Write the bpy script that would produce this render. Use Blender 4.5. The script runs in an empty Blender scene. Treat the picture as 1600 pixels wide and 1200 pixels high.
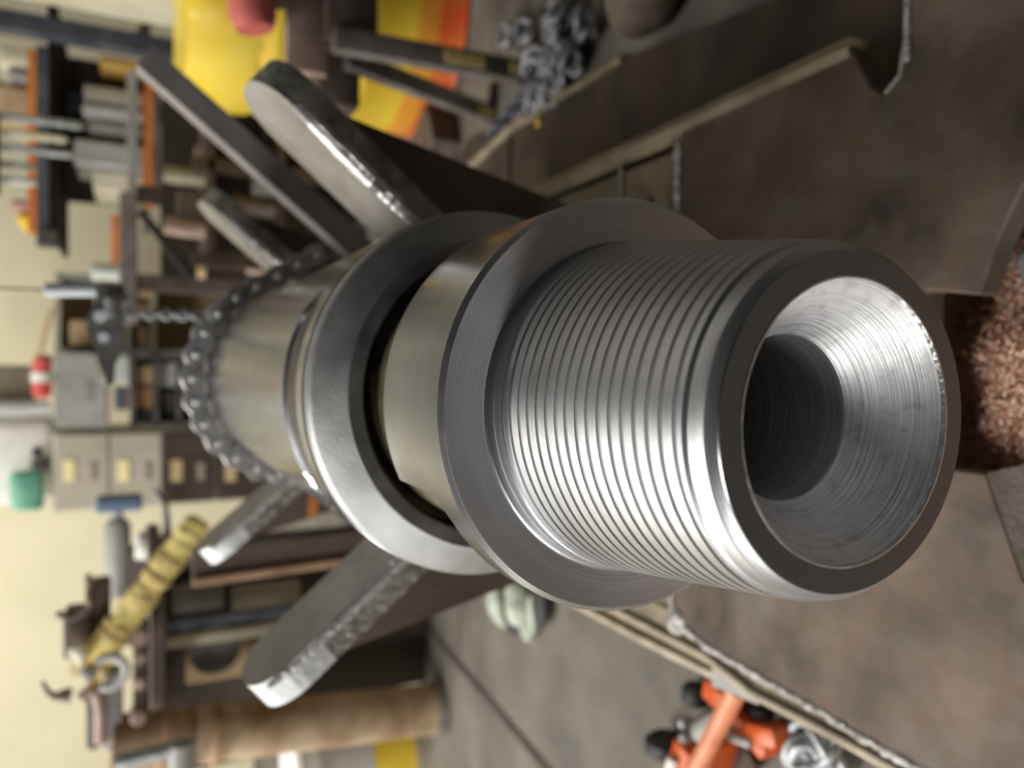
import bpy, bmesh, math, random
from mathutils import Vector, Matrix, noise
R_ = math.radians
random.seed(7)
scene = bpy.context.scene
col = scene.collection

# ------------------------------------------------------------------ camera
# floor z=0, tool axis along +Y at z=ZT, tool end face centre at (0,0,ZT)
ZT = 0.55
S = 0.06
CW = Vector((0.0176, -0.1875, 0.7754))
IX = Vector((0.00983, -0.44328, -0.89633))     # picture right, in the room
IY = Vector((-0.99976, -0.02212, -0.00003))    # picture down, in the room
VD = Vector((-0.01982, 0.89611, -0.44338))     # viewing direction
cam_d = bpy.data.cameras.new('camera')
cam = bpy.data.objects.new('camera', cam_d)
col.objects.link(cam)
rot = Matrix((IX, -IY, -VD)).transposed()
cam.matrix_world = Matrix.Translation(CW) @ rot.to_4x4()
cam_d.sensor_width = 36.0
cam_d.lens = 27.0
cam_d.clip_start = 0.01
cam_d.dof.use_dof = True
cam_d.dof.focus_distance = 0.325
cam_d.dof.aperture_fstop = 5.8
scene.camera = cam

# ------------------------------------------------------------------ light
scene.view_settings.view_transform = 'Standard'
scene.view_settings.look = 'None'
scene.view_settings.gamma = 1.0
scene.view_settings.use_curve_mapping = False
scene.view_settings.exposure = -0.12
world = bpy.data.worlds.new('world')
scene.world = world
world.use_nodes = True
world.node_tree.nodes['Background'].inputs[0].default_value = (0.80, 0.84, 0.90, 1)
world.node_tree.nodes['Background'].inputs[1].default_value = 0.03

def area(name, loc, target, sx, sy, power, color=(1, 1, 1)):
    l = bpy.data.lights.new(name, 'AREA')
    l.shape = 'RECTANGLE'; l.size = sx; l.size_y = sy; l.energy = power; l.color = color
    o = bpy.data.objects.new(name, l); col.objects.link(o)
    o.location = loc
    o.rotation_euler = (Vector(target) - Vector(loc)).to_track_quat('-Z', 'Y').to_euler()
    return o
# strip lamps hung over the left and right of the bay, and daylight from the open door on the left
area('lamp_strip_left', (-2.7, 2.6, 3.3), (-2.4, 2.6, 0), 0.35, 4.0, 98, (1.0, 0.98, 0.93))
area('lamp_strip_far_left', (-4.1, 2.6, 2.95), (-2.0, 2.4, 0.5), 0.22, 4.2, 62, (1.0, 0.99, 0.96))
area('lamp_strip_right', (3.0, 2.2, 3.0), (2.4, 2.2, 0), 0.03, 4.0, 12, (1.0, 0.95, 0.85))
area('lamp_strip_back', (-1.0, 4.3, 2.9), (-1.2, 5.4, 0.8), 4.0, 0.3, 40, (1.0, 0.96, 0.86))
area('lamp_panel_overhead', (-2.05, 0.8, 3.6), (-0.9, 0.6, 0), 0.9, 1.6, 118, (1.0, 0.98, 0.95))
area('lamp_panel_front', (-3.2, -1.7, 1.35), (0, 0.25, 0.35), 0.9, 0.7, 64, (1.0, 0.98, 0.95))
area('doorway_daylight', (-3.9, 1.3, 1.7), (0, 0.9, 0.6), 2.4, 2.2, 26, (0.96, 0.98, 1.0))

# ------------------------------------------------------------------ helpers
def lin(c):
    def f(v):
        v = v / 255.0
        return v / 12.92 if v <= 0.04045 else ((v + 0.055) / 1.055) ** 2.4
    return (f(c[0]), f(c[1]), f(c[2]), 1.0)

MATS = {}
def mat(name, c1, c2=None, rough=0.6, metal=0.0, scale=8.0, bump=0.0, bscale=None, aniso=0.0, rvar=0.0, detail=6.0, contrast=(0.35, 0.65), spec=None):
    """procedural material: noise between two srgb colours, with noise relief"""
    if name in MATS: return MATS[name]
    m = bpy.data.materials.new(name); m.use_nodes = True
    nt = m.node_tree; b = nt.nodes['Principled BSDF']
    tc = nt.nodes.new('ShaderNodeTexCoord')
    n = nt.nodes.new('ShaderNodeTexNoise'); n.inputs['Scale'].default_value = scale; n.inputs['Detail'].default_value = detail
    nt.links.new(tc.outputs['Object'], n.inputs['Vector'])
    r = nt.nodes.new('ShaderNodeValToRGB')
    r.color_ramp.elements[0].position = contrast[0]; r.color_ramp.elements[1].position = contrast[1]
    r.color_ramp.elements[0].color = lin(c1); r.color_ramp.elements[1].color = lin(c2 or c1)
    nt.links.new(n.outputs['Fac'], r.inputs['Fac'])
    nt.links.new(r.outputs['Color'], b.inputs['Base Color'])
    b.inputs['Roughness'].default_value = rough; b.inputs['Metallic'].default_value = metal
    if spec is not None: b.inputs['Specular IOR Level'].default_value = spec
    if aniso: b.inputs['Anisotropic'].default_value = aniso
    if rvar:
        mr = nt.nodes.new('ShaderNodeMapRange')
        mr.inputs['To Min'].default_value = rough - rvar; mr.inputs['To Max'].default_value = rough + rvar
        nt.links.new(n.outputs['Fac'], mr.inputs['Value']); nt.links.new(mr.outputs['Result'], b.inputs['Roughness'])
    if bump:
        n2 = nt.nodes.new('ShaderNodeTexNoise'); n2.inputs['Scale'].default_value = bscale or scale * 6; n2.inputs['Detail'].default_value = 8
        nt.links.new(tc.outputs['Object'], n2.inputs['Vector'])
        bp = nt.nodes.new('ShaderNodeBump'); bp.inputs['Strength'].default_value = bump; bp.inputs['Distance'].default_value = 0.01
        nt.links.new(n2.outputs['Fac'], bp.inputs['Height']); nt.links.new(bp.outputs['Normal'], b.inputs['Normal'])
    MATS[name] = m
    return m

def turned(name, base, rough=0.25, marks=900.0, bump=0.15, aniso=0.5, var=0.12, stain=None):
    """lathe-turned steel: fine rings about the Y axis of the part"""
    m = bpy.data.materials.new(name); m.use_nodes = True
    nt = m.node_tree; b = nt.nodes['Principled BSDF']; L = nt.links
    tc = nt.nodes.new('ShaderNodeTexCoord')
    sp = nt.nodes.new('ShaderNodeSeparateXYZ'); L.new(tc.outputs['Object'], sp.inputs[0])
    cx = nt.nodes.new('ShaderNodeCombineXYZ'); L.new(sp.outputs['X'], cx.inputs[0]); L.new(sp.outputs['Z'], cx.inputs[1])
    ln = nt.nodes.new('ShaderNodeVectorMath'); ln.operation = 'LENGTH'; L.new(cx.outputs[0], ln.inputs[0])
    # slow variation round the circumference
    lo = nt.nodes.new('ShaderNodeTexNoise'); lo.inputs['Scale'].default_value = 30; lo.inputs['Detail'].default_value = 5
    L.new(tc.outputs['Object'], lo.inputs['Vector'])
    c2 = nt.nodes.new('ShaderNodeCombineXYZ')
    L.new(sp.outputs['Y'], c2.inputs[0]); L.new(ln.outputs['Value'], c2.inputs[1])
    ml = nt.nodes.new('ShaderNodeMath'); ml.operation = 'MULTIPLY'; ml.inputs[1].default_value = 0.0007
    L.new(lo.outputs['Fac'], ml.inputs[0]); L.new(ml.outputs[0], c2.inputs[2])
    n = nt.nodes.new('ShaderNodeTexNoise'); n.inputs['Scale'].default_value = marks; n.inputs['Detail'].default_value = 3; n.inputs['Roughness'].default_value = 0.7
    L.new(c2.outputs[0], n.inputs['Vector'])
    r = nt.nodes.new('ShaderNodeValToRGB')
    k = base
    r.color_ramp.elements[0].position = 0.3; r.color_ramp.elements[1].position = 0.7
    r.color_ramp.elements[0].color = (k[0]*(1-var), k[1]*(1-var), k[2]*(1-var), 1); r.color_ramp.elements[1].color = (k[0]*(1+var), k[1]*(1+var), k[2]*(1+var), 1)
    L.new(n.outputs['Fac'], r.inputs['Fac'])
    out = r.outputs['Color']
    if stain:
        sn = nt.nodes.new('ShaderNodeTexNoise'); sn.inputs['Scale'].default_value = stain[1]; sn.inputs['Detail'].default_value = 7
        L.new(tc.outputs['Object'], sn.inputs['Vector'])
        sr = nt.nodes.new('ShaderNodeValToRGB'); sr.color_ramp.elements[0].position = 0.5; sr.color_ramp.elements[1].position = 0.78
        sr.color_ramp.elements[0].color = (0, 0, 0, 1); sr.color_ramp.elements[1].color = (stain[2],) * 3 + (1,)
        L.new(sn.outputs['Fac'], sr.inputs['Fac'])
        mx = nt.nodes.new('ShaderNodeMix'); mx.data_type = 'RGBA'
        L.new(sr.outputs['Color'], mx.inputs['Factor']); L.new(out, mx.inputs['A']); mx.inputs['B'].default_value = lin(stain[0])
        out = mx.outputs['Result']
    L.new(out, b.inputs['Base Color'])
    b.inputs['Metallic'].default_value = 1.0
    mr = nt.nodes.new('ShaderNodeMapRange'); mr.inputs['To Min'].default_value = rough * 0.75; mr.inputs['To Max'].default_value = rough * 1.3
    L.new(lo.outputs['Fac'], mr.inputs['Value']); L.new(mr.outputs['Result'], b.inputs['Roughness'])
    b.inputs['Anisotropic'].default_value = aniso
    tg = nt.nodes.new('ShaderNodeTangent'); tg.direction_type = 'RADIAL'; tg.axis = 'Y'
    L.new(tg.outputs[0], b.inputs['Tangent'])
    bp = nt.nodes.new('ShaderNodeBump'); bp.inputs['Strength'].default_value = bump; bp.inputs['Distance'].default_value = 0.0006
    L.new(n.outputs['Fac'], bp.inputs['Height']); L.new(bp.outputs['Normal'], b.inputs['Normal'])
    MATS[name] = m
    return m

def obj(name, bm, m, parent=None, smooth=None, loc=None, label=None, kind=None):
    me = bpy.data.meshes.new(name)
    bmesh.ops.recalc_face_normals(bm, faces=bm.faces[:])
    bm.to_mesh(me); bm.free()
    if smooth is not None:
        for p in me.polygons: p.use_smooth = True
        me.set_sharp_from_angle(angle=R_(smooth))
    me.materials.append(m)
    o = bpy.data.objects.new(name, me); col.objects.link(o)
    if parent: o.parent = parent
    if loc is not None: o.location = loc
    if label: o['label'] = label
    if kind: o['kind'] = kind
    return o

def thing(name, label, cat, loc=(0, 0, 0), group=None):
    o = bpy.data.objects.new(name, None); col.objects.link(o)
    o.location = loc; o['label'] = label; o['category'] = cat; o.empty_display_size = 0.05
    if group: o['group'] = group
    return o

def tag(o, label, cat, group=None):
    o['label'] = label; o['category'] = cat
    if group: o['group'] = group
    return o

def struct(o):
    o['kind'] = 'structure'; return o

def bbox(bm, c, size, M=None, bev=0.0, seg=2):
    """box centred at c, bevelled, added to bm"""
    r = bmesh.ops.create_cube(bm, size=1.0)
    vs = r['verts']
    bmesh.ops.scale(bm, verts=vs, vec=size)
    if bev:
        es = list({e for v in vs for e in v.link_edges})
        rb = bmesh.ops.bevel(bm, geom=es, offset=bev, segments=seg, affect='EDGES', profile=0.5)
        vs = list({v for f in rb['faces'] for v in f.verts} | {v for v in vs if v.is_valid})
    if M is not None: bmesh.ops.transform(bm, matrix=M, verts=vs)
    bmesh.ops.translate(bm, verts=vs, vec=c)
    return vs

def box(c, size, M=None, bev=0.0, seg=2):
    bm = bmesh.new(); bbox(bm, Vector(c), size, M, bev, seg); return bm

def frame_from(d, ref=Vector((0, 0, 1))):
    d = Vector(d).normalized()
    if abs(d.dot(ref)) > 0.95: ref = Vector((0, 1, 0))
    a = d.cross(ref).normalized(); b = a.cross(d).normalized()
    return a, b

def tube(bm, pts, rad, n=10, closed=False, caps=True):
    """round tube through pts; rad a number or a list"""
    pts = [Vector(p) for p in pts]; N = len(pts)
    rad = rad if isinstance(rad, (list, tuple)) else [rad] * N
    rings = []; a = b = None
    for i, p in enumerate(pts):
        if closed: d = pts[(i + 1) % N] - pts[i - 1]
        else: d = pts[min(i + 1, N - 1)] - pts[max(i - 1, 0)]
        d.normalize()
        if a is None: a, b = frame_from(d)
        else:
            a = (a - d * a.dot(d)).normalized(); b = a.cross(d).normalized()
        rings.append([bm.verts.new(p + (a * math.cos(t) + b * math.sin(t)) * rad[i]) for t in [2 * math.pi * k / n for k in range(n)]])
    M = N if closed else N - 1
    for i in range(M):
        r0, r1 = rings[i], rings[(i + 1) % N]
        off = 0
        if closed and i == N - 1:
            off = min(range(n), key=lambda k: (r1[k].co - r0[0].co).length)
        for k in range(n):
            bm.faces.new((r0[k], r0[(k + 1) % n], r1[(k + 1 + off) % n], r1[(k + off) % n]))
    if caps and not closed:
        bm.faces.new(rings[0][::-1]); bm.faces.new(rings[-1])
    return bm

def lathe(bm, prof, n=96, axis='Y', center=(0, 0, 0), cap0=False, cap1=False):
    """prof: list of (distance along axis, radius)"""
    cx, cy, cz = center; rings = []
    for (t, r) in prof:
        ring = []
        for k in range(n):
            a = 2 * math.pi * k / n; c, s = math.cos(a) * r, math.sin(a) * r
            if axis == 'Y': co = (cx + c, cy + t, cz + s)
            elif axis == 'Z': co = (cx + c, cy + s, cz + t)
            else: co = (cx + t, cy + c, cz + s)
            ring.append(bm.verts.new(co))
        rings.append(ring)
    for i in range(len(rings) - 1):
        for k in range(n):
            bm.faces.new((rings[i][k], rings[i][(k + 1) % n], rings[i + 1][(k + 1) % n], rings[i + 1][k]))
    if cap0: bm.faces.new(rings[0])
    if cap1: bm.faces.new(rings[-1][::-1])
    return bm

def prism(bm, poly, y0, y1, plane='XZ'):
    """polygon given in a plane, extruded along the third axis from y0 to y1"""
    def co(p, t):
        return {'XZ': (p[0], t, p[1]), 'XY': (p[0], p[1], t), 'YZ': (t, p[0], p[1])}[plane]
    a = [bm.verts.new(co(p, y0)) for p in poly]; b = [bm.verts.new(co(p, y1)) for p in poly]
    n = len(poly)
    bm.faces.new(a); bm.faces.new(b[::-1])
    for i in range(n): bm.faces.new((a[i], a[(i + 1) % n], b[(i + 1) % n], b[i]))
    return bm

def bevel_all(bm, off, seg=2, ang=30):
    es = [e for e in bm.edges if len(e.link_faces) == 2 and e.calc_face_angle(0) > R_(ang)]
    bmesh.ops.bevel(bm, geom=es, offset=off, segments=seg, affect='EDGES', profile=0.5)
    return bm

def rough_up(bm, amp, scale, seed=0.0):
    for v in bm.verts:
        p = v.co * scale + Vector((seed, seed * 1.7, seed * 0.3))
        v.co += noise.noise_vector(p) * amp
    return bm

# point of the room seen at a picture point, on the plane y=Y or z=Z
def ray(px, py): return IX * ((px - 800) / 1200.0) + IY * ((py - 600) / 1200.0) + VD
def PY(px, py, Y):
    v = ray(px, py); return CW + v * ((Y - CW.y) / v.y)
def PZ(px, py, Z=0.0):
    v = ray(px, py); return CW + v * ((Z - CW.z) / v.z)
def ext(x0, y0, x1, y1, Y):
    """room extents (xmin, xmax, zmin, zmax) of a picture rectangle standing at depth Y"""
    xm, ym = (x0 + x1) / 2, (y0 + y1) / 2
    a, b = PY(xm, y0, Y).x, PY(xm, y1, Y).x
    c, d = PY(x0, ym, Y).z, PY(x1, ym, Y).z
    return min(a, b), max(a, b), min(c, d), max(c, d)
def slab(x0, y0, x1, y1, Y, depth, bev=0.006, zmin=None):
    a, b, c, d = ext(x0, y0, x1, y1, Y)
    if zmin is not None: c = zmin
    return box(((a + b) / 2, Y + depth / 2, (c + d) / 2), (b - a, depth, d - c), bev=bev)

# ------------------------------------------------------------------ materials
M_TURN = turned('turned_steel', (0.60, 0.60, 0.60), rough=0.26, marks=700, bump=0.10, aniso=0.55)
M_THREAD = turned('threaded_steel', (0.53, 0.53, 0.54), rough=0.35, marks=1500, bump=0.18, aniso=0.5, var=0.10)
M_FACE = turned('faced_steel', (0.58, 0.58, 0.60), rough=0.50, marks=1300, bump=0.30, aniso=0.6, var=0.10)
M_NOSE = turned('smooth_faced_steel', (0.215, 0.22, 0.235), rough=0.24, marks=500, bump=0.04, aniso=0.3, var=0.04)
M_CONE = turned('bored_steel', (0.93, 0.93, 0.94), rough=0.48, marks=1100, bump=0.5, aniso=0.3, var=0.16, stain=((60, 56, 54), 170, 0.30))
M_BORE = turned('dark_bore_steel', (0.62, 0.62, 0.63), rough=0.6, marks=1500, bump=0.2, aniso=0.4, var=0.35)
M_POL = turned('polished_steel', (0.43, 0.44, 0.48), rough=0.24, marks=500, bump=0.06, aniso=0.5, var=0.05)
M_RING = mat('satin_ring_steel', (158, 158, 157), (186, 186, 185), rough=0.54, metal=1.0, scale=25, bump=0.05, bscale=400, rvar=0.10)
M_RINGF = mat('dark_ring_face_steel', (122, 122, 126), (150, 150, 154), rough=0.46, metal=1.0, scale=40, bump=0.05, bscale=300, rvar=0.10)
M_SLOT = mat('slot_floor_steel', (70, 62, 52), (94, 85, 72), rough=0.6, metal=0.1, scale=40)
M_OILY = mat('oily_mandrel', (112, 106, 84), (150, 142, 118), rough=0.35, metal=0.6, scale=60, bump=0.2, bscale=160)
M_SCALE = mat('mill_scale_plate', (86, 75, 68), (112, 97, 88), rough=0.62, metal=0.25, scale=9, bump=0.12, bscale=70)
M_RUST = mat('rusty_deck', (72, 64, 56), (124, 107, 92), rough=0.72, metal=0.1, scale=13, bump=0.10, bscale=60, detail=9, contrast=(0.3, 0.7))
def add_mottle(m, c3, c4):
    # finer rust-brown and worn bluish blotches over the base colour
    nt = m.node_tree; L = nt.links; b = nt.nodes['Principled BSDF']
    base = b.inputs['Base Color'].links[0].from_socket
    tc = nt.nodes.new('ShaderNodeTexCoord')
    for c, sc, lo, hi, f in ((c3, 34, 0.48, 0.72, 0.6), (c4, 21, 0.54, 0.74, 0.55)):
        mp = nt.nodes.new('ShaderNodeMapping'); mp.inputs['Location'].default_value = (sc, 2 * sc, 0); L.new(tc.outputs['Object'], mp.inputs['Vector'])
        n = nt.nodes.new('ShaderNodeTexNoise'); n.inputs['Scale'].default_value = sc; n.inputs['Detail'].default_value = 7
        L.new(mp.outputs['Vector'], n.inputs['Vector'])
        r = nt.nodes.new('ShaderNodeMapRange'); r.inputs['From Min'].default_value = lo; r.inputs['From Max'].default_value = hi; r.inputs['To Max'].default_value = f
        L.new(n.outputs['Fac'], r.inputs['Value'])
        mx = nt.nodes.new('ShaderNodeMix'); mx.data_type = 'RGBA'
        L.new(r.outputs['Result'], mx.inputs['Factor']); L.new(base, mx.inputs['A']); mx.inputs['B'].default_value = lin(c)
        base = mx.outputs['Result']
    L.new(base, b.inputs['Base Color'])
add_mottle(M_RUST, (112, 88, 70), (118, 115, 108))
M_RUST2 = mat('olive_deck', (104, 94, 74), (140, 126, 104), rough=0.7, metal=0.1, scale=14, bump=0.1, bscale=60)
M_ARM = mat('cradle_arm_steel', (130, 124, 116), (156, 150, 141), rough=0.55, metal=0.3, scale=18, bump=0.10, bscale=90, rvar=0.1)
M_TIP = mat('lit_tip_steel', (214, 217, 219), (230, 232, 233), rough=0.45, metal=0.25, scale=60, bump=0.2, bscale=120)  # light on the left arm tips, put into the colour
M_CUT = mat('torch_cut_steel', (124, 123, 117), (170, 168, 161), rough=0.42, metal=0.6, scale=45, bump=0.4, bscale=110)
M_BRIGHT = mat('ground_steel', (205, 205, 203), (228, 228, 226), rough=0.36, metal=0.85, scale=60, bump=0.3, bscale=150)
M_WELD = mat('weld_bead', (150, 146, 140), (215, 212, 208), rough=0.4, metal=0.7, scale=120, bump=0.5, bscale=300)
M_RAIL = mat('olive_rail', (128, 118, 96), (160, 146, 122), rough=0.6, metal=0.2, scale=20, bump=0.1)
M_DARKPL = mat('dark_plate', (52, 44, 36), (82, 68, 56), rough=0.75, metal=0.1, scale=8, bump=0.15, bscale=40)
M_CHAIN = mat('roller_chain_steel', (150, 148, 146), (186, 184, 182), rough=0.36, metal=0.5, scale=80, bump=0.1, bscale=300)
M_GALV = mat('galvanised_chain', (150, 154, 156), (196, 200, 202), rough=0.45, metal=0.6, scale=60)
M_LINK = mat('grey_chain', (112, 112, 116), (168, 168, 172), rough=0.45, metal=0.6, scale=50)
M_CONC = mat('concrete_floor', (94, 89, 82), (124, 117, 106), rough=0.8, scale=5, bump=0.05, bscale=80, detail=10)
add_mottle(M_CONC, (112, 104, 92), (92, 94, 90))
M_WALL = mat('cream_wall', (220, 212, 180), (230, 222, 192), rough=0.7, scale=2.0)
M_CREAM = mat('cream_paint', (216, 208, 178), (232, 226, 200), rough=0.5, scale=6)
M_BEIGE = mat('beige_enamel', (172, 164, 146), (188, 180, 162), rough=0.45, scale=5)
M_GREY = mat('grey_enamel', (150, 148, 142), (172, 170, 164), rough=0.5, scale=6)
M_LGREY = mat('light_grey_enamel', (192, 192, 186), (208, 208, 204), rough=0.45, scale=6)
M_DGREY = mat('dark_grey_iron', (78, 76, 74), (106, 102, 98), rough=0.55, metal=0.3, scale=14)
M_BLUEGREY = mat('blue_grey_paint', (66, 70, 80), (92, 96, 106), rough=0.45, scale=12)
M_ORANGE = mat('orange_beam_paint', (204, 118, 54), (224, 140, 70), rough=0.5, scale=10)
M_JACK = mat('orange_jack_paint', (206, 84, 26), (226, 110, 46), rough=0.32, scale=18)
M_BLACK = mat('black_rubber', (26, 25, 24), (46, 44, 42), rough=0.6, scale=20)
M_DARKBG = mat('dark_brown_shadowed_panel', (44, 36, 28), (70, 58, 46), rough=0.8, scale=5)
M_PINKB = mat('pinkish_brown_iron', (166, 142, 130), (190, 166, 154), rough=0.6, metal=0.1, scale=16)
M_BROWN = mat('brown_iron', (92, 80, 72), (118, 104, 96), rough=0.6, metal=0.2, scale=14)
M_TAN = mat('tan_cardboard', (176, 150, 112), (196, 172, 134), rough=0.8, scale=8)
M_RED = mat('red_paint', (208, 78, 70), (222, 100, 92), rough=0.4, scale=8)
M_WHITE = mat('white_paint', (228, 226, 218), (238, 236, 230), rough=0.5, scale=8)
M_GREEN = mat('green_bag', (92, 158, 134), (132, 190, 166), rough=0.6, scale=14)
M_BLUE = mat('blue_paint', (104, 124, 150), (128, 146, 170), rough=0.5, scale=10)
M_YELLOW = mat('yellow_paint', (236, 196, 44), (246, 212, 72), rough=0.45, scale=6)
M_SLING = mat('yellow_webbing', (226, 202, 114), (246, 228, 156), rough=0.8, scale=50, bump=0.4, bscale=160)
M_PIPE = mat('rusty_pipe_steel', (150, 120, 88), (206, 184, 152), rough=0.7, metal=0.15, scale=9, bump=0.1, detail=9)
M_RUSTBR = mat('rust_stained_bar', (150, 118, 88), (184, 152, 122), rough=0.7, scale=14)
M_WOOD = mat('pale_wood', (204, 176, 120), (222, 196, 142), rough=0.7, scale=10)
M_PALE = mat('pale_blue_white_paint', (208, 214, 222), (226, 230, 236), rough=0.4, scale=8)
M_CLAD = mat('brown_grey_cladding', (122, 119, 114), (136, 133, 128), rough=0.8, scale=2)
M_CEIL = mat('ceiling_paint', (92, 88, 82), (108, 104, 98), rough=0.8, scale=2)

# ------------------------------------------------------------------ room
struct(obj('floor', box((0, 1.5, -0.1), (10, 10, 0.2)), M_CONC))
struct(obj('wall_back', box((0, 5.6, 1.1), (10, 0.2, 2.2)), M_WALL))
struct(obj('wall_back_upper', box((0, 5.65, 3.2), (10, 0.2, 2.0)), M_CLAD))
struct(obj('wall_left', box((-5.0, 2.6, 2.1), (0.2, 6.0, 4.2)), M_WALL))
struct(obj('wall_right', box((5.0, 2.6, 2.1), (0.2, 6.0, 4.2)), M_CLAD))
struct(obj('ceiling', box((0, 2.6, 4.3), (10.2, 6.2, 0.2)), M_CEIL))
# expansion joint in the concrete
a, b = PZ(640, 945), PZ(850, 1195)
bm = bmesh.new(); d = (b - a).normalized(); sdv = Vector((-d.y, d.x, 0)) * 0.011
a -= d * 0.6; b += d * 0.3
prism(bm, [((a + sdv).x, (a + sdv).y), ((b + sdv).x, (b + sdv).y), ((b - sdv).x, (b - sdv).y), ((a - sdv).x, (a - sdv).y)], 0.0005, 0.003, 'XY')
struct(obj('trim_1', bm, mat('joint_filler', (60, 54, 48), (78, 70, 62), rough=0.9, scale=12)))

# ------------------------------------------------------------------ the drilling tool
tool = thing('drilling_tool', 'large turned steel drilling tool with threaded pin end lying in the V cradles', 'machine part', (0, 0, ZT))
s = S
# bore and cone
bm = bmesh.new()
lathe(bm, [(0.0006, 0.840*s), (0.504*s, 0.537*s)], 160)
cone = obj('bore_cone', bm, M_CONE, tool, 40)
bm = bmesh.new()
lathe(bm, [(0.504*s, 0.537*s), (0.52*s, 0.532*s), (8*s, 0.532*s)], 128, cap1=True)
obj('bore', bm, M_BORE, tool, 40)
# end face
bm = bmesh.new()
lathe(bm, [(0.0006, 0.840*s), (0.0, 0.848*s), (0.0, 0.998*s), (0.010*s, 1.002*s)], 192)
obj('end_face', bm, M_NOSE, tool, 20)
bm = bmesh.new()
lathe(bm, [(0.014*s, 0.829*s), (-0.0004, 0.8395*s), (-0.0004, 0.850*s), (0.0004, 0.852*s)], 192)
obj('mouth_edge', bm, M_BRIGHT, tool, 30, label='bright rounded edge at the mouth of the bore')
# pin: bevel, nose and helical thread
def pin_crest(t): return (1.092 + (t - 0.19) * (1.345 - 1.092) / (2.08 - 0.19)) * s
NT = 288; pitch = 0.00638; y0, y1 = 0.19*s, 2.07*s
shape = [(0.0, 1.0), (0.60, 1.0), (0.70, 0.0), (0.83, 0.0), (0.93, 1.0)]
dep = 0.0019
cols = []
nturn = int((y1 - y0) / pitch) + 3
bm = bmesh.new()
for k in range(NT):
    th = 2 * math.pi * k / NT
    c, sn = math.cos(th), math.sin(th)
    lst = [(0.010*s, 1.002*s), (0.055*s, 1.048*s), (0.066*s, 1.054*s), (0.172*s, 1.068*s), (0.186*s, 1.085*s)]
    for i in range(-2, nturn):
        for (u, h) in shape:
            y = y0 + (i + u - th / (2 * math.pi)) * pitch
            if y <= y0 or y >= y1:
                yy = min(max(y, y0), y1); lst.append((yy, pin_crest(yy / s)))
            else:
                fade = min(1.0, (y1 - y) / (0.30 * s), (y - y0) / 0.002)
                lst.append((y, pin_crest(y / s) - (1 - h) * dep * fade))
    lst += [(2.085*s, 1.343*s), (2.13*s, 1.346*s), (2.155*s, 1.356*s), (2.168*s, 1.372*s)]
    cols.append([bm.verts.new((c * r, y, sn * r)) for (y, r) in lst])
for k in range(NT):
    c0, c1 = cols[k], cols[(k + 1) % NT]
    if k == NT - 1:   # the helix closes one pitch further along
        n0, n1 = 5, 5 + len(shape) * (nturn + 2)
        c1 = c1[:5] + [c1[5]] * len(shape) + c1[5:n1 - len(shape)] + c1[n1:]
    for i in range(len(c0) - 1):
        vs = []
        for v in (c0[i], c1[i], c1[i + 1], c0[i + 1]):
            if v not in vs: vs.append(v)
        if len(vs) >= 3 and not bm.faces.get(vs):
            try: bm.faces.new(vs)
            except ValueError: pass
bmesh.ops.remove_doubles(bm, verts=bm.verts[:], dist=1e-6)
obj('threaded_pin', bm, M_THREAD, tool, 24)
# shoulder face and chamfered edge
bm = bmesh.new()
lathe(bm, [(2.168*s, 1.372*s), (2.172*s, 1.388*s), (2.172*s, 1.690*s)], 192)
obj('shoulder_face', bm, M_FACE, tool, 30)
bm = bmesh.new()
lathe(bm, [(2.172*s, 1.690*s), (2.215*s, 1.730*s)], 192)
obj('shoulder_chamfer', bm, M_TURN, tool, 30, label='bright chamfered edge of the shoulder')
# castellated collar: outer wall with stepped rear edge
def yend(ph):
    ph = ph % 360
    for (a0, a1) in ((-8, 115), (172, 295)):
        p2 = ph - 360 if ph > a1 + 30 and a0 < 0 else ph
        if a0 <= p2 <= a1: return 3.585
        if a1 < p2 < a1 + 7: return 2.70 - 0.09 * (p2 - a1) / 7
        if a0 - 7 < p2 < a0: return 2.70 - 0.09 * (a0 - p2) / 7
    return 2.60
angs = sorted(set([i * 1.5 for i in range(240)] + [114.95, 115.05, 352.0 - 0.05, 352.05, 171.95, 172.05, 294.95, 295.05]))
bm = bmesh.new(); colsA = []
for ph in angs:
    ye = yend(ph) * s; c, sn = math.cos(R_(ph)), math.sin(R_(ph))
    ch = 0.012 * s
    lst = [(2.215*s, 1.730*s), (2.4*s, 1.730*s), (ye - ch, 1.730*s), (ye, 1.730*s - ch), (ye, 1.47*s), (2.3*s, 1.47*s)]
    colsA.append([bm.verts.new((c * r, y, sn * r)) for (y, r) in lst])
for k in range(len(angs)):
    c0, c1 = colsA[k], colsA[(k + 1) % len(angs)]
    for i in range(len(c0) - 1): bm.faces.new((c0[i], c1[i], c1[i + 1], c0[i + 1]))
obj('castellated_collar', bm, M_POL, tool, 30)
bm = bmesh.new()
lathe(bm, [(2.3*s, 1.47*s), (2.3*s, 1.45*s), (4.4*s, 1.45*s), (5.6*s, 1.43*s), (5.6*s, 1.58*s)], 96)
obj('mandrel', bm, M_OILY, tool, 30, label='dark oily inner mandrel seen in the gap')
# sleeve ring with bevelled front
bm = bmesh.new()
lathe(bm, [(5.6*s, 1.575*s), (4.785*s, 1.575*s), (4.76*s, 1.60*s), (4.76*s, 1.745*s), (4.772*s, 1.758*s)], 160)
obj('ring_front_face', bm, M_RINGF, tool, 30)
bm = bmesh.new()
lathe(bm, [(4.772*s, 1.758*s), (4.985*s, 2.070*s), (5.01*s, 2.097*s), (5.05*s, 2.115*s), (5.10*s, 2.120*s), (5.20*s, 2.120*s), (5.22*s, 2.105*s)], 160)
obj('sleeve_ring', bm, M_RING, tool, 40)
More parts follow.
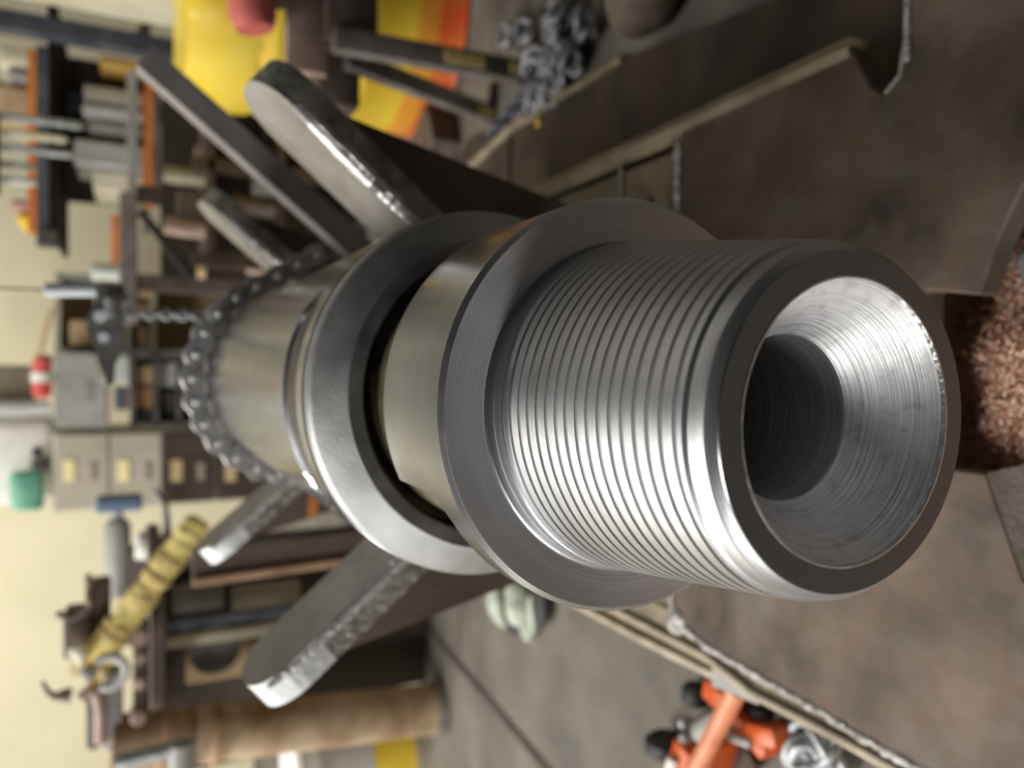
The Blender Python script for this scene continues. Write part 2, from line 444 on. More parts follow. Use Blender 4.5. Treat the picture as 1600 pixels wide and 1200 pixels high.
# body with a milled crescent slot
ts = [5.22, 5.235, 5.25, 5.4, 5.50, 5.56, 5.58, 5.60, 5.64, 5.7, 5.8, 5.95, 6.1, 6.2, 6.28, 6.34, 6.38, 6.40, 6.42, 6.5, 6.8, 7.5, 9, 11, 13, 15, 17, 19, 21.9, 22.0]
SB = 2.13
bm = bmesh.new(); colsB = []
angs = [i * 2.0 for i in range(180)]
def slot_w(ph):
    if ph < 56 or ph > 134: return 0.0
    k = min((ph - 56) / 14.0, (134 - ph) / 14.0, 1.0)
    return math.sin(k * math.pi / 2)
slotf = []
for ph in angs:
    c, sn = math.cos(R_(ph)), math.sin(R_(ph)); colv = []
    w = slot_w(ph)
    for t in ts:
        r = SB
        if t == 5.22: r = 2.105
        if t >= 22.0: r = 2.08
        cen, half = 5.99, 0.40 * w
        if half > 0 and abs(t - cen) < half: r = SB - 0.06 * min(1.0, (half - abs(t - cen)) / 0.03)
        colv.append(bm.verts.new((c * r * s, t * s, sn * r * s)))
    colsB.append(colv)
for k in range(len(angs)):
    c0, c1 = colsB[k], colsB[(k + 1) % len(angs)]
    for i in range(len(ts) - 1): bm.faces.new((c0[i], c1[i], c1[i + 1], c0[i + 1]))
bm.faces.new([c[-1] for c in colsB])
obj('tool_body', bm, M_POL, tool, 35)
# floor of the slot, darker
bm = bmesh.new(); prev = None
for i in range(0, 79):
    ph = 56 + i; w = slot_w(ph) * 0.39 + 0.004; rr = (SB - 0.045) * s
    c, sn = math.cos(R_(ph)), math.sin(R_(ph))
    cur = (bm.verts.new((c * rr, (5.99 - w) * s, sn * rr)), bm.verts.new((c * rr, (5.99 + w) * s, sn * rr)))
    if prev: bm.faces.new((prev[0], prev[1], cur[1], cur[0]))
    prev = cur
obj('slot_floor', bm, M_SLOT, tool, 60, label='dull brown floor of the milled slot')

# ------------------------------------------------------------------ the welded cradle stand
stand = thing('cradle_stand', 'low welded steel stand with V cradles and rusty deck under the tool', 'stand', (0, 0.6, 0))
off = Vector((0, -0.6, 0))
def sobj(name, bm, m, smooth=None, label=None, parent=stand, kind=None):
    bmesh.ops.translate(bm, verts=bm.verts[:], vec=off)
    return obj(name, bm, m, parent, smooth, label=label, kind=kind)
DZ = 0.21
# rusty front deck: slotted on the right, notched in front
deck = [(-0.270, 0.525), (-0.284, 0.463), (-0.291, 0.34), (-0.297, 0.25), (-0.305, 0.10), (-0.310, 0.02), (-0.20, 0.02), (-0.128, 0.136), (-0.056, 0.164), (-0.056, 0.215),
        (0.083, 0.215), (0.076, 0.172), (0.111, 0.161), (0.151, 0.142), (0.19, 0.06), (0.45, 0.02), (0.45, 0.26), (0.36, 0.232), (0.325, 0.238),
        (0.29, 0.238), (0.262, 0.242), (0.251, 0.256), (0.262, 0.270), (0.288, 0.284), (0.305, 0.292), (0.31, 0.30), (0.295, 0.525)]
bm = bmesh.new(); prism(bm, deck, DZ - 0.024, DZ, 'XY'); bmesh.ops.recalc_face_normals(bm, faces=bm.faces[:]); bevel_all(bm, 0.002, 1, 20)
sobj('deck_plate', bm, M_RUST, 20)
bm = bmesh.new(); prism(bm, [(-0.262, 0.529), (0.272, 0.529), (0.272, 1.25), (-0.262, 1.25)], DZ - 0.03, DZ - 0.004, 'XY')
sobj('rear_deck_plate', bm, M_RUST2, label='olive brown deck plate behind the lateral weld')
# pale freshly cut front edge of the deck
def edge_strip(name, pts, z0, z1, m, outw=0.0015):
    bm = bmesh.new(); P_ = [Vector((p[0], p[1])) for p in pts]
    for i in range(len(P_) - 1):
        d = (P_[i + 1] - P_[i]).normalized(); nrm = Vector((d.y, -d.x)) * outw
        a0, a1 = P_[i] + nrm, P_[i + 1] + nrm; b0, b1 = P_[i] - nrm, P_[i + 1] - nrm
        prism(bm, [tuple(a0), tuple(a1), tuple(b1), tuple(b0)], z0, z1, 'XY')
    return sobj(name, bm, m)
mat('pale_cut_edge', (150, 146, 136), (182, 178, 168), rough=0.5, metal=0.2, scale=40, bump=0.2)
bm = bmesh.new(); fr = [(-0.20, 0.02), (-0.128, 0.136), (-0.056, 0.164)]; tp_ = [bm.verts.new((x, y, DZ - 0.0005)) for x, y in fr]; lo_ = [bm.verts.new((x + 0.007, y - 0.014, DZ - 0.024)) for x, y in fr]; bk_ = [bm.verts.new((x - 0.001, y + 0.002, DZ - 0.024)) for x, y in fr]
for i in range(2):
    bm.faces.new((tp_[i], tp_[i + 1], lo_[i + 1], lo_[i])); bm.faces.new((lo_[i], lo_[i + 1], bk_[i + 1], bk_[i])); bm.faces.new((bk_[i], bk_[i + 1], tp_[i + 1], tp_[i]))
bm.faces.new((tp_[0], lo_[0], bk_[0])); bm.faces.new((tp_[2], bk_[2], lo_[2]))
sobj('cut_edge', bm, MATS['pale_cut_edge'], label='pale bevelled front edge of the deck')
edge_strip('cut_edge', [(0.251, 0.256), (0.262, 0.242), (0.29, 0.238), (0.325, 0.238), (0.36, 0.232)], DZ - 0.022, DZ + 0.001, MATS['pale_cut_edge'])
# right rail: a flat bar standing along the deck edge, leaning out
bm = bmesh.new(); prism(bm, [(0.276, DZ - 0.003), (0.290, DZ + 0.004), (0.299, DZ + 0.001), (0.302, DZ - 0.05), (0.278, DZ - 0.05)], 0.292, 1.25); 
for v in bm.verts: v.co.x += 0.012 * max(0.0, (0.75 - v.co.y) / 0.45)
rough_up(bm, 0.0015, 30)
sobj('side_rail', bm, M_RAIL, 25)
# left rail: channel with two lips
M_LIP = mat('beige_rail_lip', (150, 138, 118), (184, 172, 150), rough=0.55, metal=0.2, scale=25)
bm = bmesh.new(); prism(bm, [(-0.262, 1.25), (-0.268, 0.53), (-0.286, 0.463), (-0.293, 0.34), (-0.299, 0.25), (-0.312, -0.05), (-0.322, -0.05), (-0.314, 0.30), (-0.316, 0.40), (-0.309, 0.46), (-0.306, 1.25)], DZ - 0.05, DZ - 0.008, 'XY')
sobj('side_rail', bm, M_RAIL, 25)
def lip(pts, w, z0, z1):
    bm = bmesh.new(); L_ = []; R2 = []
    for (x, y) in pts: L_.append((x - w / 2, y)); R2.append((x + w / 2, y))
    prism(bm, L_ + R2[::-1], z0, z1, 'XY'); bmesh.ops.recalc_face_normals(bm, faces=bm.faces[:]); bevel_all(bm, 0.002, 2, 40); return bm
sobj('rail_lip', lip([(-0.318, -0.05), (-0.311, 0.30), (-0.312, 0.40), (-0.298, 0.47), (-0.297, 1.25)], 0.008, DZ - 0.05, DZ + 0.001), M_LIP, 25)
sobj('rail_lip', lip([(-0.321, 0.455), (-0.325, 0.62), (-0.326, 1.25)], 0.010, DZ - 0.055, DZ - 0.012), M_LIP, 25)
bm = bmesh.new(); prism(bm, [(-0.306, 0.395), (-0.306, 0.465), (-0.329, 0.465), (-0.322, 0.395)], DZ - 0.03, DZ - 0.006, 'XY'); bevel_all(bm, 0.002, 1)
sobj('lug_plate', bm, M_GREY, 30)
# welds
def bead(a, b, r=0.005, name='weld_bead', wob=0.0012, n=None):
    a, b = Vector(a), Vector(b); L_ = (b - a).length; n = n or max(6, int(L_ / 0.006))
    bm = bmesh.new(); rr = []; pts = []
    for i in range(n + 1):
        p = a.lerp(b, i / n); p += Vector((random.uniform(-wob, wob), random.uniform(-wob, wob), random.uniform(-wob, wob) * .5))
        pts.append(p); rr.append(r * (0.8 + 0.4 * random.random()))
    tube(bm, pts, rr, 8)
    return sobj(name, bm, M_WELD, 60)
bead((-0.268, 0.528, DZ), (0.282, 0.530, DZ), 0.0045)
wl_ = [(-0.273, 0.525), (-0.286, 0.463), (-0.293, 0.34), (-0.299, 0.25), (-0.312, 0.0)]
for a, b in zip(wl_[:-1], wl_[1:]): bead((a[0], a[1], DZ - 0.002), (b[0], b[1], DZ - 0.002), 0.0048)
bead((0.278, 0.645, DZ - 0.003), (0.20, 0.645, DZ - 0.003), 0.004)
bm = bmesh.new(); bmesh.ops.create_icosphere(bm, subdivisions=3, radius=1); bmesh.ops.scale(bm, verts=bm.verts[:], vec=(0.016, 0.015, 0.007)); bmesh.ops.translate(bm, verts=bm.verts[:], vec=(-0.273, 0.520, DZ)); rough_up(bm, 0.003, 90)
sobj('weld_blob', bm, M_WELD, 60)
bead((0.345, 0.236, DZ + 0.001), (0.27, 0.235, DZ + 0.001), 0.003)
# a drilled hole in the rear deck: dark plug
bm = bmesh.new(); lathe(bm, [(0, 0.007), (0.0015, 0.007)], 20, 'Z', (0.222, 0.585, DZ - 0.0045), cap1=True)
sobj('drain_hole', bm, M_BLACK, 30)
# deck legs down to the floor
for (x, y) in ((-0.27, 0.35), (0.27, 0.42), (-0.27, 1.2), (0.27, 1.2)):
    sobj('leg', box((x, y, (DZ - 0.03) / 2), (0.05, 0.08, DZ - 0.032), bev=0.004), M_DARKPL)

ARM = R_(50); RB = SB * s
nv = Vector((math.sin(ARM), 0, -math.cos(ARM))); dv = Vector((math.cos(ARM), 0, math.sin(ARM)))
def arm(side, ya, yb, s1=0.279, th=0.030):
    """tongue-shaped plate: outline in (along, y), thickness away from the tool"""
    r = 0.046; out = [(-0.145, ya), (0.195, ya), (0.205, ya)]
    for k in range(0, 9):
        a = -math.pi / 2 + math.pi / 2 * k / 8; out.append((s1 - r + r * math.cos(a), ya + r + r * math.sin(a)))
    for k in range(0, 9):
        a = math.pi / 2 * k / 8; out.append((s1 - r + r * math.cos(a), yb - r + r * math.sin(a)))
    out.append((-0.145, yb))
    def co(u, y, h):
        p = nv * (RB + h) + dv * u; return Vector((side * p.x, y, ZT + p.z))
    bm = bmesh.new()
    A_ = [bm.verts.new(co(u, y, 0.0005)) for u, y in out]; B_ = [bm.verts.new(co(u, y, th)) for u, y in out]
    bm.faces.new(A_); bm.faces.new(B_)
    bmesh.ops.recalc_face_normals(bm, faces=bm.faces[:])
    p = sobj('cradle_arm', bm, M_ARM)
    bm = bmesh.new()
    A_ = [bm.verts.new(co(u, y, 0.0005)) for u, y in out]; B_ = [bm.verts.new(co(u, y, th)) for u, y in out]
    n = len(out)
    tipf = [i for i in range(n) if side < 0 and ya < 1.2 and out[i][0] > 0.20 and out[(i + 1) % n][0] > 0.20]  # only left tips get the brighter colour, as if lit
    for i in range(n):
        if i not in tipf: bm.faces.new((A_[i], A_[(i + 1) % n], B_[(i + 1) % n], B_[i]))
    if tipf:
        b2 = bmesh.new(); Q = {}
        for i in tipf:
            for k in (i, (i + 1) % n):
                if k not in Q: Q[k] = (b2.verts.new(co(*out[k], 0.0005)), b2.verts.new(co(*out[k], th)))
            k2 = (i + 1) % n; b2.faces.new((Q[i][0], Q[k2][0], Q[k2][1], Q[i][1]))
        sobj('lit_tip', b2, M_TIP, 40, parent=p, label='rounded tip coloured bright for the light on it')
    e = sobj('cut_edge', bm, M_CUT, 40, parent=p, label='rough torch-cut edge')
    return p, co
def chamfer(p, co, ya, u0, u1, w, seed, name='ground_chamfer'):
    bm = bmesh.new(); N = 40; rows = []
    for i in range(N + 1):
        u = u0 + (u1 - u0) * i / N; t = math.sin(math.pi * i / N) ** 0.4
        n1 = 0.65 + 0.5 * noise.noise(Vector((u * 70, seed, 0))); n2 = 0.65 + 0.5 * noise.noise(Vector((u * 55, seed + 9, 0)))
        rows.append([bm.verts.new(co(u, ya + w * t * n1, -0.0003)), bm.verts.new(co(u, ya + w * 0.4 * t * n1, -0.0015 * t)), bm.verts.new(co(u, ya - 0.0012 * t, 0.002 + 0.004 * t * n2)), bm.verts.new(co(u, ya - 0.0003, 0.004 + 0.010 * t * n2))])
    for i in range(N):
        for k in range(3): bm.faces.new((rows[i][k], rows[i][k + 1], rows[i + 1][k + 1], rows[i + 1][k]))
    return sobj(name, bm, M_BRIGHT, 50, parent=p)
for (ya, yb) in ((0.515, 0.622), (1.085, 1.19)):
    for side in (1, -1):
        p, co = arm(side, ya, yb)
        if ya < 1 and side == 1:
            chamfer(p, co, ya, 0.075, 0.235, 0.022, 1.0); chamfer(p, co, ya, -0.03, 0.085, 0.008, 5.0)
        elif side == 1: chamfer(p, co, ya, 0.02, 0.23, 0.016, 3.0)
        else: chamfer(p, co, ya, 0.0, 0.262, 0.007, 2.0)
    # web plate under the arms
    ty = ya + 0.030
    bm = bmesh.new()
    prism(bm, [(0.258, 0.595), (0.208, 0.39), (0.170, DZ - 0.01), (-0.170, DZ - 0.01), (-0.208, 0.39), (-0.258, 0.595), (-0.24, 0.595), (0.0, 0.315), (0.24, 0.595)], ty, ty + 0.022)
    bevel_all(bm, 0.0015, 1)
    sobj('web_plate', bm, M_SCALE)
c = PY(490, 791, 1.110)
sobj('paint_mark', box((c.x, 1.1145, c.z), (0.034, 0.0022, 0.016), bev=0.0008), M_ORANGE, label='small orange paint mark')
# flat bar welded to the right of the rear cradle, standing out beside the chain
A_, B_ = PY(213, 100, 0.95), PY(522, 376, 0.95)
dd = (B_ - A_).normalized(); pn = Vector((-dd.z, 0, dd.x))
if pn.z > 0: pn = -pn
B2 = B_ + dd * 0.22
bm = bmesh.new(); q = [A_, B2, B2 + pn * 0.040, A_ + pn * 0.034]
prism(bm, [(v.x, v.z) for v in q], 0.95, 0.985); bevel_all(bm, 0.002, 2)
sobj('clamp_bar', bm, mat('mill_steel_bar', (134, 128, 125), (154, 148, 145), rough=0.5, metal=0.2, scale=20, bump=0.05), 30)
bm = bmesh.new(); bbox(bm, Vector((0.245, 0.975, 0.275)), (0.09, 0.05, 0.15), bev=0.004)
sobj('clamp_bar_foot', bm, M_SCALE)

# ------------------------------------------------------------------ roller chain over the tool
rch = thing('roller_chain', 'heavy steel roller chain wrapped over the far end of the tool', 'chain', (0, 1.03, ZT))
rc = RB + 0.0185; pit = 0.0345
path = []
aT = R_(31.6)
# from the left side over the top, then a straight run down to the right
ang0 = R_(198); cur = []
L1 = rc * (ang0 - aT); Lr = 0.20
nl = int((L1 + Lr) / pit)
for i in range(nl + 1):
    L_ = i * pit
    if L_ <= L1:
        a = ang0 - L_ / rc; path.append(Vector((rc * math.cos(a), 0, rc * math.sin(a))))
    else:
        e = L_ - L1; tx = Vector((math.sin(aT), 0, -math.cos(aT)))
        path.append(Vector((rc * math.cos(aT), 0, rc * math.sin(aT))) + tx * e)
def plate_mesh(L_):
    bm = bmesh.new(); out = []
    h = 0.0170; n = 8
    for k in range(n + 1):
        a = -math.pi / 2 + math.pi * k / n; out.append((L_ / 2 + h * math.cos(a), h * math.sin(a)))
    out.append((0, h * 0.72))
    for k in range(n + 1):
        a = math.pi / 2 + math.pi * k / n; out.append((-L_ / 2 + h * math.cos(a), h * math.sin(a)))
    out.append((0, -h * 0.72))
    prism(bm, out, -0.002, 0.002)
    me = bpy.data.meshes.new('chain_link'); bmesh.ops.recalc_face_normals(bm, faces=bm.faces[:]); bevel_all(bm, 0.0008, 1); bm.to_mesh(me); bm.free()
    me.materials.append(M_CHAIN); return me
me_link = plate_mesh(pit)
bm = bmesh.new(); lathe(bm, [(-0.0245, 0.004), (-0.0235, 0.0058), (0.0235, 0.0058), (0.0245, 0.004)], 14, cap0=True, cap1=True)
lathe(bm, [(-0.011, 0.0058), (-0.011, 0.0115), (0.011, 0.0115), (0.011, 0.0058)], 14)
me_pin = bpy.data.meshes.new('chain_pin'); bm.to_mesh(me_pin); bm.free(); me_pin.materials.append(M_BRIGHT)
for p in me_pin.polygons: p.use_smooth = True
me_pin.set_sharp_from_angle(angle=R_(40))
for i, p in enumerate(path):
    o = bpy.data.objects.new('chain_pin', me_pin); col.objects.link(o); o.parent = rch; o.location = p
    if i < len(path) - 1:
        q = path[i + 1]; mid = (p + q) / 2; d = q - p; ang = math.atan2(d.z, d.x)
        yo = 0.019 if i % 2 else 0.0135
        for sg in (-1, 1):
            l = bpy.data.objects.new('chain_link', me_link); col.objects.link(l); l.parent = rch
            l.location = mid + Vector((0, sg * yo, 0)); l.rotation_euler = (0, -ang, 0)

# ------------------------------------------------------------------ round-link chains
def link_mesh(L_, W_, r, m, name='chain_link', n=14):
    bm = bmesh.new(); pts = []
    hl = L_ / 2 - W_ / 2
    for k in range(n):
        a = 2 * math.pi * k / n; pts.append((math.cos(a) * W_ / 2 + (hl if math.cos(a) > 0 else -hl), math.sin(a) * W_ / 2, 0))
    tube(bm, pts, r, 6, closed=True)
    me = bpy.data.meshes.new(name); bm.to_mesh(me); bm.free(); me.materials.append(m)
    for p in me.polygons: p.use_smooth = True
    return me
def put_link(me, parent, loc, mtx, name='chain_link'):
    o = bpy.data.objects.new(name, me); col.objects.link(o); o.parent = parent
    o.matrix_local = Matrix.Translation(loc) @ mtx.to_4x4(); return o
def chain_run(parent, me, pts, pl):
    """links along a polyline, alternate links turned a quarter"""
    pts = [Vector(p) for p in pts]; seg = []; 
    for a, b in zip(pts[:-1], pts[1:]): seg.append((a, b, (b - a).length))
    tot = sum(x[2] for x in seg); n = int(tot / pl)
    for i in range(n):
        d0 = (i + 0.5) * pl; 
        for a, b, l in seg:
            if d0 <= l: break
            d0 -= l
        p = a.lerp(b, min(1, d0 / l)); d = (b - a).normalized(); u, v = frame_from(d)
        if i % 2: u, v = v, -u
        put_link(me, parent, p - parent.location, Matrix((d, u, v)).transposed())
# thin chain hanging from the hook block
Yh = 1.075
p0, p1 = PY(186, 489, Yh), PY(306, 497, Yh)
hch = thing('hanging_chain', 'thin bright chain hanging from the dark hook block to the roller chain', 'chain', tuple(p1))
chain_run(hch, link_mesh(0.0165, 0.0125, 0.0026, M_GALV), [p0 + Vector((0, 0, 0.01)), Vector((p0.x, Yh, p1.z - 0.015))], 0.0112)
# hook block above
hb = thing('hook_block', 'dark grey hoist hook block hanging above the far end of the tool', 'hoist block', tuple(PY(170, 520, Yh)))
hl = hb.location
def at(o, px, py, Y): return PY(px, py, Y) - o.location
bm = bmesh.new(); pl = [at(hb, a, b, Yh) for a, b in ((140, 490), (136, 515), (150, 548), (162, 575), (166, 600), (178, 600), (180, 570), (192, 545), (194, 500), (188, 470), (182, 452), (152, 450), (150, 475))]
prism(bm, [(v.x, v.z) for v in pl], -0.02, 0.02); bevel_all(bm, 0.004, 2)
obj('block_body', bm, mat('hook_block_paint', (96, 94, 92), (122, 120, 116), rough=0.5, metal=0.2, scale=14), hb, 35)
for (a, b, r) in ((158, 495, 0.0085), (163, 527, 0.0075)):
    v = at(hb, a, b, Yh); bm = bmesh.new(); lathe(bm, [(-0.026, r * 0.6), (-0.0255, r), (0.026, r)], 18, 'Y', (v.x, 0, v.z), cap0=True)
    obj('bolt', bm, M_PALE, hb, 40)
v = at(hb, 173, 482, Yh); bm = bmesh.new(); lathe(bm, [(-0.014, 0.003), (-0.012, 0.007), (0.012, 0.007), (0.014, 0.003)], 18, 'X', (v.x, -0.03, v.z), cap0=True, cap1=True)
obj('shackle_pin', bm, M_GALV, hb, 40)
bm = bmesh.new(); v0 = at(hb, 196, 455, Yh); v1 = at(hb, 170, 470, Yh); tube(bm, [v0, (v0 + v1) / 2 + Vector((0, 0, 0.004)), v1], 0.012, 12)
obj('block_neck', bm, M_DGREY, hb, 40)
# pale cylinder of the hoist and its wire
pw = thing('hoist_handle', 'pale blue white hoist handle hanging on a thin wire beside hook block', 'hoist handle', tuple(PY(190, 455, 1.12)))
a, b = at(pw, 69, 453, 1.12), at(pw, 166, 453, 1.12)
bm = bmesh.new(); tube(bm, [a, a + (b - a) * 0.02, b], [0.007, 0.010, 0.010], 16); obj('handle_tube', bm, M_PALE, pw, 40)
c = at(pw, 196, 463, 1.12); bm = bmesh.new(); tube(bm, [b, b + (c - b) * 0.3, c + (b - c) * 0.2, c], [0.008, 0.011, 0.009, 0.004], 14); obj('handle_tip', bm, M_GREY, pw, 40)
bm = bmesh.new(); e = Vector((a.x, a.y, 4.2 - pw.location.z)); tube(bm, [a, e], 0.0015, 6); obj('wire', bm, M_DGREY, pw)

# ------------------------------------------------------------------ floor things, right of the stand
bm = bmesh.new(); prism(bm, [(0.23, 0.30), (0.46, 0.30), (0.505, 0.56), (0.555, 0.93), (0.555, 1.36), (0.23, 1.36)], 0.001, 0.016, 'XY'); bevel_all(bm, 0.002, 1)
bp = thing('base_plate', 'dark brown steel plate on the floor right of the stand', 'steel plate', (0.4, 0.9, 0))
bmesh.ops.translate(bm, verts=bm.verts[:], vec=(-0.4, -0.9, 0)); obj('plate', bm, M_DARKPL, bp)
bm = bmesh.new(); tube(bm, [(0.155, 0.03, 0.017), (0.153, 0.15, 0.018), (0.157, 0.28, 0.017), (0.150, 0.36, 0.018), (0.153, 0.46, 0.017)], [0.007, 0.009, 0.006, 0.008, 0.006], 8)
obj('edge_bead', bm, M_RAIL, bp, 60)
bm = bmesh.new(); bbox(bm, Vector((0.13, 0.33, 0.019)), (0.016, 0.016, 0.008), bev=0.003); obj('paint_dab', bm, M_YELLOW, bp)
bm = bmesh.new(); prism(bm, [(0.26, 1.385), (0.55, 1.385), (0.60, 1.60), (0.56, 1.74), (0.26, 1.74)], 0.001, 0.012, 'XY'); bevel_all(bm, 0.002, 1)
tag(obj('floor_plate', bm, M_DARKPL), 'smaller dark plate on the floor farther back behind the base plate', 'steel plate')
bm = bmesh.new(); a, b = PZ(742, 262), PZ(830, 180)
tube(bm, [a + Vector((0, 0, 0.012)), (a + b) / 2 + Vector((0, 0, 0.012)), b + Vector((0, 0, 0.012))], [0.012, 0.011, 0.010], 10)
tag(obj('round_bar', bm, M_RAIL, None, 50), 'short beige round bar on the floor behind the dark plate', 'steel bar')
bm = bmesh.new(); c = (PZ(700, 228)); bbox(bm, Vector((c.x, c.y, 0.041)), (0.13, 0.16, 0.08), Matrix.Rotation(0.5, 4, 'Z'), 0.006)
tag(obj('steel_block', bm, M_BROWN), 'squat brown steel block on the floor behind the stand', 'steel block')

# heap of grey chain
cp = thing('chain_heap', 'heap of grey round-link chain on the concrete right of the stand', 'chain', (0.62, 1.1, 0))
mel = link_mesh(0.050, 0.036, 0.0065, M_LINK)
random.seed(11)
spots = []
for (px, py, n, sp) in ((900, 25, 9, 16), (925, 45, 12, 18), (905, 85, 15, 18), (880, 115, 15, 16), (870, 140, 8, 12), (845, 165, 6, 8), (815, 65, 6, 12), (850, 60, 5, 8)):
    for k in range(n):
        c = PZ(px + random.uniform(-sp, sp), py + random.uniform(-sp, sp))
        zz = 0.010 + random.random() * (0.05 if n > 10 else 0.02)
        rt = Matrix.Rotation(random.uniform(0, 6.28), 3, 'Z') @ Matrix.Rotation(random.uniform(-0.9, 0.9), 3, 'X') @ Matrix.Rotation(random.uniform(-0.5, 0.5), 3, 'Y')
        put_link(mel, cp, Vector((c.x, c.y, zz + 0.012)) - cp.location, rt)
runp = [PZ(880, 85) + Vector((0, 0, 0.02)), PZ(850, 120) + Vector((0, 0, 0.015)), PZ(828, 155) + Vector((0, 0, 0.015)), PZ(800, 185) + Vector((0, 0, 0.012)), PZ(770, 225) + Vector((0, 0, 0.012))]
rn = thing('trailing_chain', 'straight run of dark grey chain trailing from the heap', 'chain', tuple(runp[2]))
chain_run(rn, link_mesh(0.044, 0.03, 0.006, mat('dark_chain', (74, 76, 82), (108, 110, 118), rough=0.5, metal=0.5, scale=40)), runp, 0.031)

# brown rounded lump at the top edge
bm = bmesh.new(); bmesh.ops.create_icosphere(bm, subdivisions=4, radius=1); bmesh.ops.scale(bm, verts=bm.verts[:], vec=(0.10, 0.075, 0.06)); rough_up(bm, 0.012, 12, 3)
c = PZ(1045, 0); bmesh.ops.translate(bm, verts=bm.verts[:], vec=(c.x + 0.03, c.y, 0.055))
tag(obj('sand_bag', bm, mat('brown_sacking', (96, 84, 72), (124, 110, 98), rough=0.85, scale=20, bump=0.3, bscale=80), None, 60), 'brown rounded bag on the floor beside the chain heap', 'bag')

# yellow drum with orange foot
dr = thing('yellow_drum', 'large yellow drum with orange lower band and a torn liner top', 'drum', (0.98, 1.93, 0))
bm = bmesh.new(); lathe(bm, [(0.0, 0.27), (0.0, 0.288), (0.008, 0.296), (0.016, 0.290), (0.075, 0.287)], 64, 'Z', cap0=True); obj('lower_band', bm, mat('orange_red_band', (222, 92, 40), (236, 128, 52), rough=0.45, scale=8), dr, 40)
bm = bmesh.new(); lathe(bm, [(0.075, 0.287), (0.13, 0.287)], 64, 'Z'); obj('middle_band', bm, mat('orange_yellow_band', (236, 150, 52), (242, 176, 58), rough=0.45, scale=7), dr, 40)
bm = bmesh.new(); prof = [(0.13, 0.287)]
for z in (0.22, 0.235, 0.25, 0.265, 0.44, 0.455, 0.47, 0.485): prof.append((z, 0.287 + (0.008 if z in (0.235, 0.25, 0.455, 0.47) else 0)))
prof += [(0.52, 0.287)]; lathe(bm, prof, 64, 'Z'); obj('drum_wall', bm, M_YELLOW, dr, 40)
bm = bmesh.new(); N = 64
rows = []
for i, (z, r) in enumerate([(0.50, 0.289), (0.56, 0.300), (0.62, 0.302), (0.66, 0.292), (0.672, 0.26), (0.66, 0.20), (0.64, 0.1)]):
    rows.append([bm.verts.new((math.cos(6.2832 * k / N) * (r + 0.012 * noise.noise(Vector((k * 0.7, i * 0.9, 1)))), math.sin(6.2832 * k / N) * (r + 0.012 * noise.noise(Vector((k * 0.7, i * 0.9, 1)))), z + 0.012 * noise.noise(Vector((k * 0.35, i * .5, 5))))) for k in range(N)])
for i in range(len(rows) - 1):
    for k in range(N): bm.faces.new((rows[i][k], rows[i][(k + 1) % N], rows[i + 1][(k + 1) % N], rows[i + 1][k]))
bm.faces.new(rows[-1]); obj('liner', bm, mat('yellow_plastic_liner', (240, 206, 60), (250, 222, 92), rough=0.35, scale=7), dr, 50)
# brown steel work stand in front of the drum
M_LEGS = mat('worn_grey_leg', (112, 106, 102), (146, 138, 134), rough=0.5, metal=0.2, scale=16)
ws = thing('work_stand', 'brown steel work stand with yellow marked legs in front of the drum', 'stand', tuple(PZ(830, 115)))
Yw = ws.location.y
def wob(name, bm, m, sm=30):
    bmesh.ops.translate(bm, verts=bm.verts[:], vec=-ws.location); return obj(name, bm, m, ws, sm)
wob('top_block', slab(510, -40, 592, 66, Yw, 0.16, 0.006), M_BROWN)
wob('side_plate', slab(448, -40, 512, 112, Yw + 0.02, 0.02, 0.003), M_PINKB)
wob('lower_block', slab(495, 70, 565, 165, Yw + 0.06, 0.10, 0.012), M_BROWN)
def bar(a, b, w, h, bev=0.003):
    a, b = Vector(a), Vector(b); d = b - a; u, v = frame_from(d)
    M = Matrix((u, v, d.normalized())).transposed().to_4x4()
    return box((a + b) / 2, (w, h, d.length), M, bev)
c = PY(398, 10, Yw); bm = bmesh.new(); tube(bm, [(c.x + 0.10, Yw + 0.03, c.z), (c.x - 0.005, Yw + 0.03, c.z), (c.x - 0.03, Yw + 0.03, c.z - 0.005)], [0.042, 0.044, 0.034], 20)
wob('red_coupling', bm, mat('dull_red_paint', (180, 84, 78), (206, 110, 100), rough=0.5, scale=14), 40)
wob('coupling_bracket', slab(360, -60, 452, -8, Yw + 0.01, 0.05, 0.004), M_BROWN)
a = PY(520, 62, Yw); b = PZ(832, 116)
wob('leg', bar(a, b, 0.045, 0.03), M_LEGS)
for t0, t1 in ((0.52, 0.72), (0.86, 0.99)):
    wob('paint_mark', bar(a.lerp(b, t0) + Vector((0, -0.017, 0)), a.lerp(b, t1) + Vector((0, -0.017, 0)), 0.022, 0.004, 0), M_SLING)
a2 = PY(540, 92, Yw + 0.05); b2 = PZ(772, 182)
wob('leg', bar(a2, b2, 0.04, 0.025), M_LEGS)
wob('paint_mark', bar(a2.lerp(b2, 0.86) + Vector((0, -0.014, 0)), a2.lerp(b2, 0.985) + Vector((0, -0.014, 0)), 0.022, 0.004, 0), M_SLING)
a3 = PZ(776, 130); b3 = PZ(768, 186)
wob('foot_bar', bar(a3 + Vector((0, 0, 0.008)), b3 + Vector((0, 0, 0.008)), 0.02, 0.016, 0.002), M_DGREY)

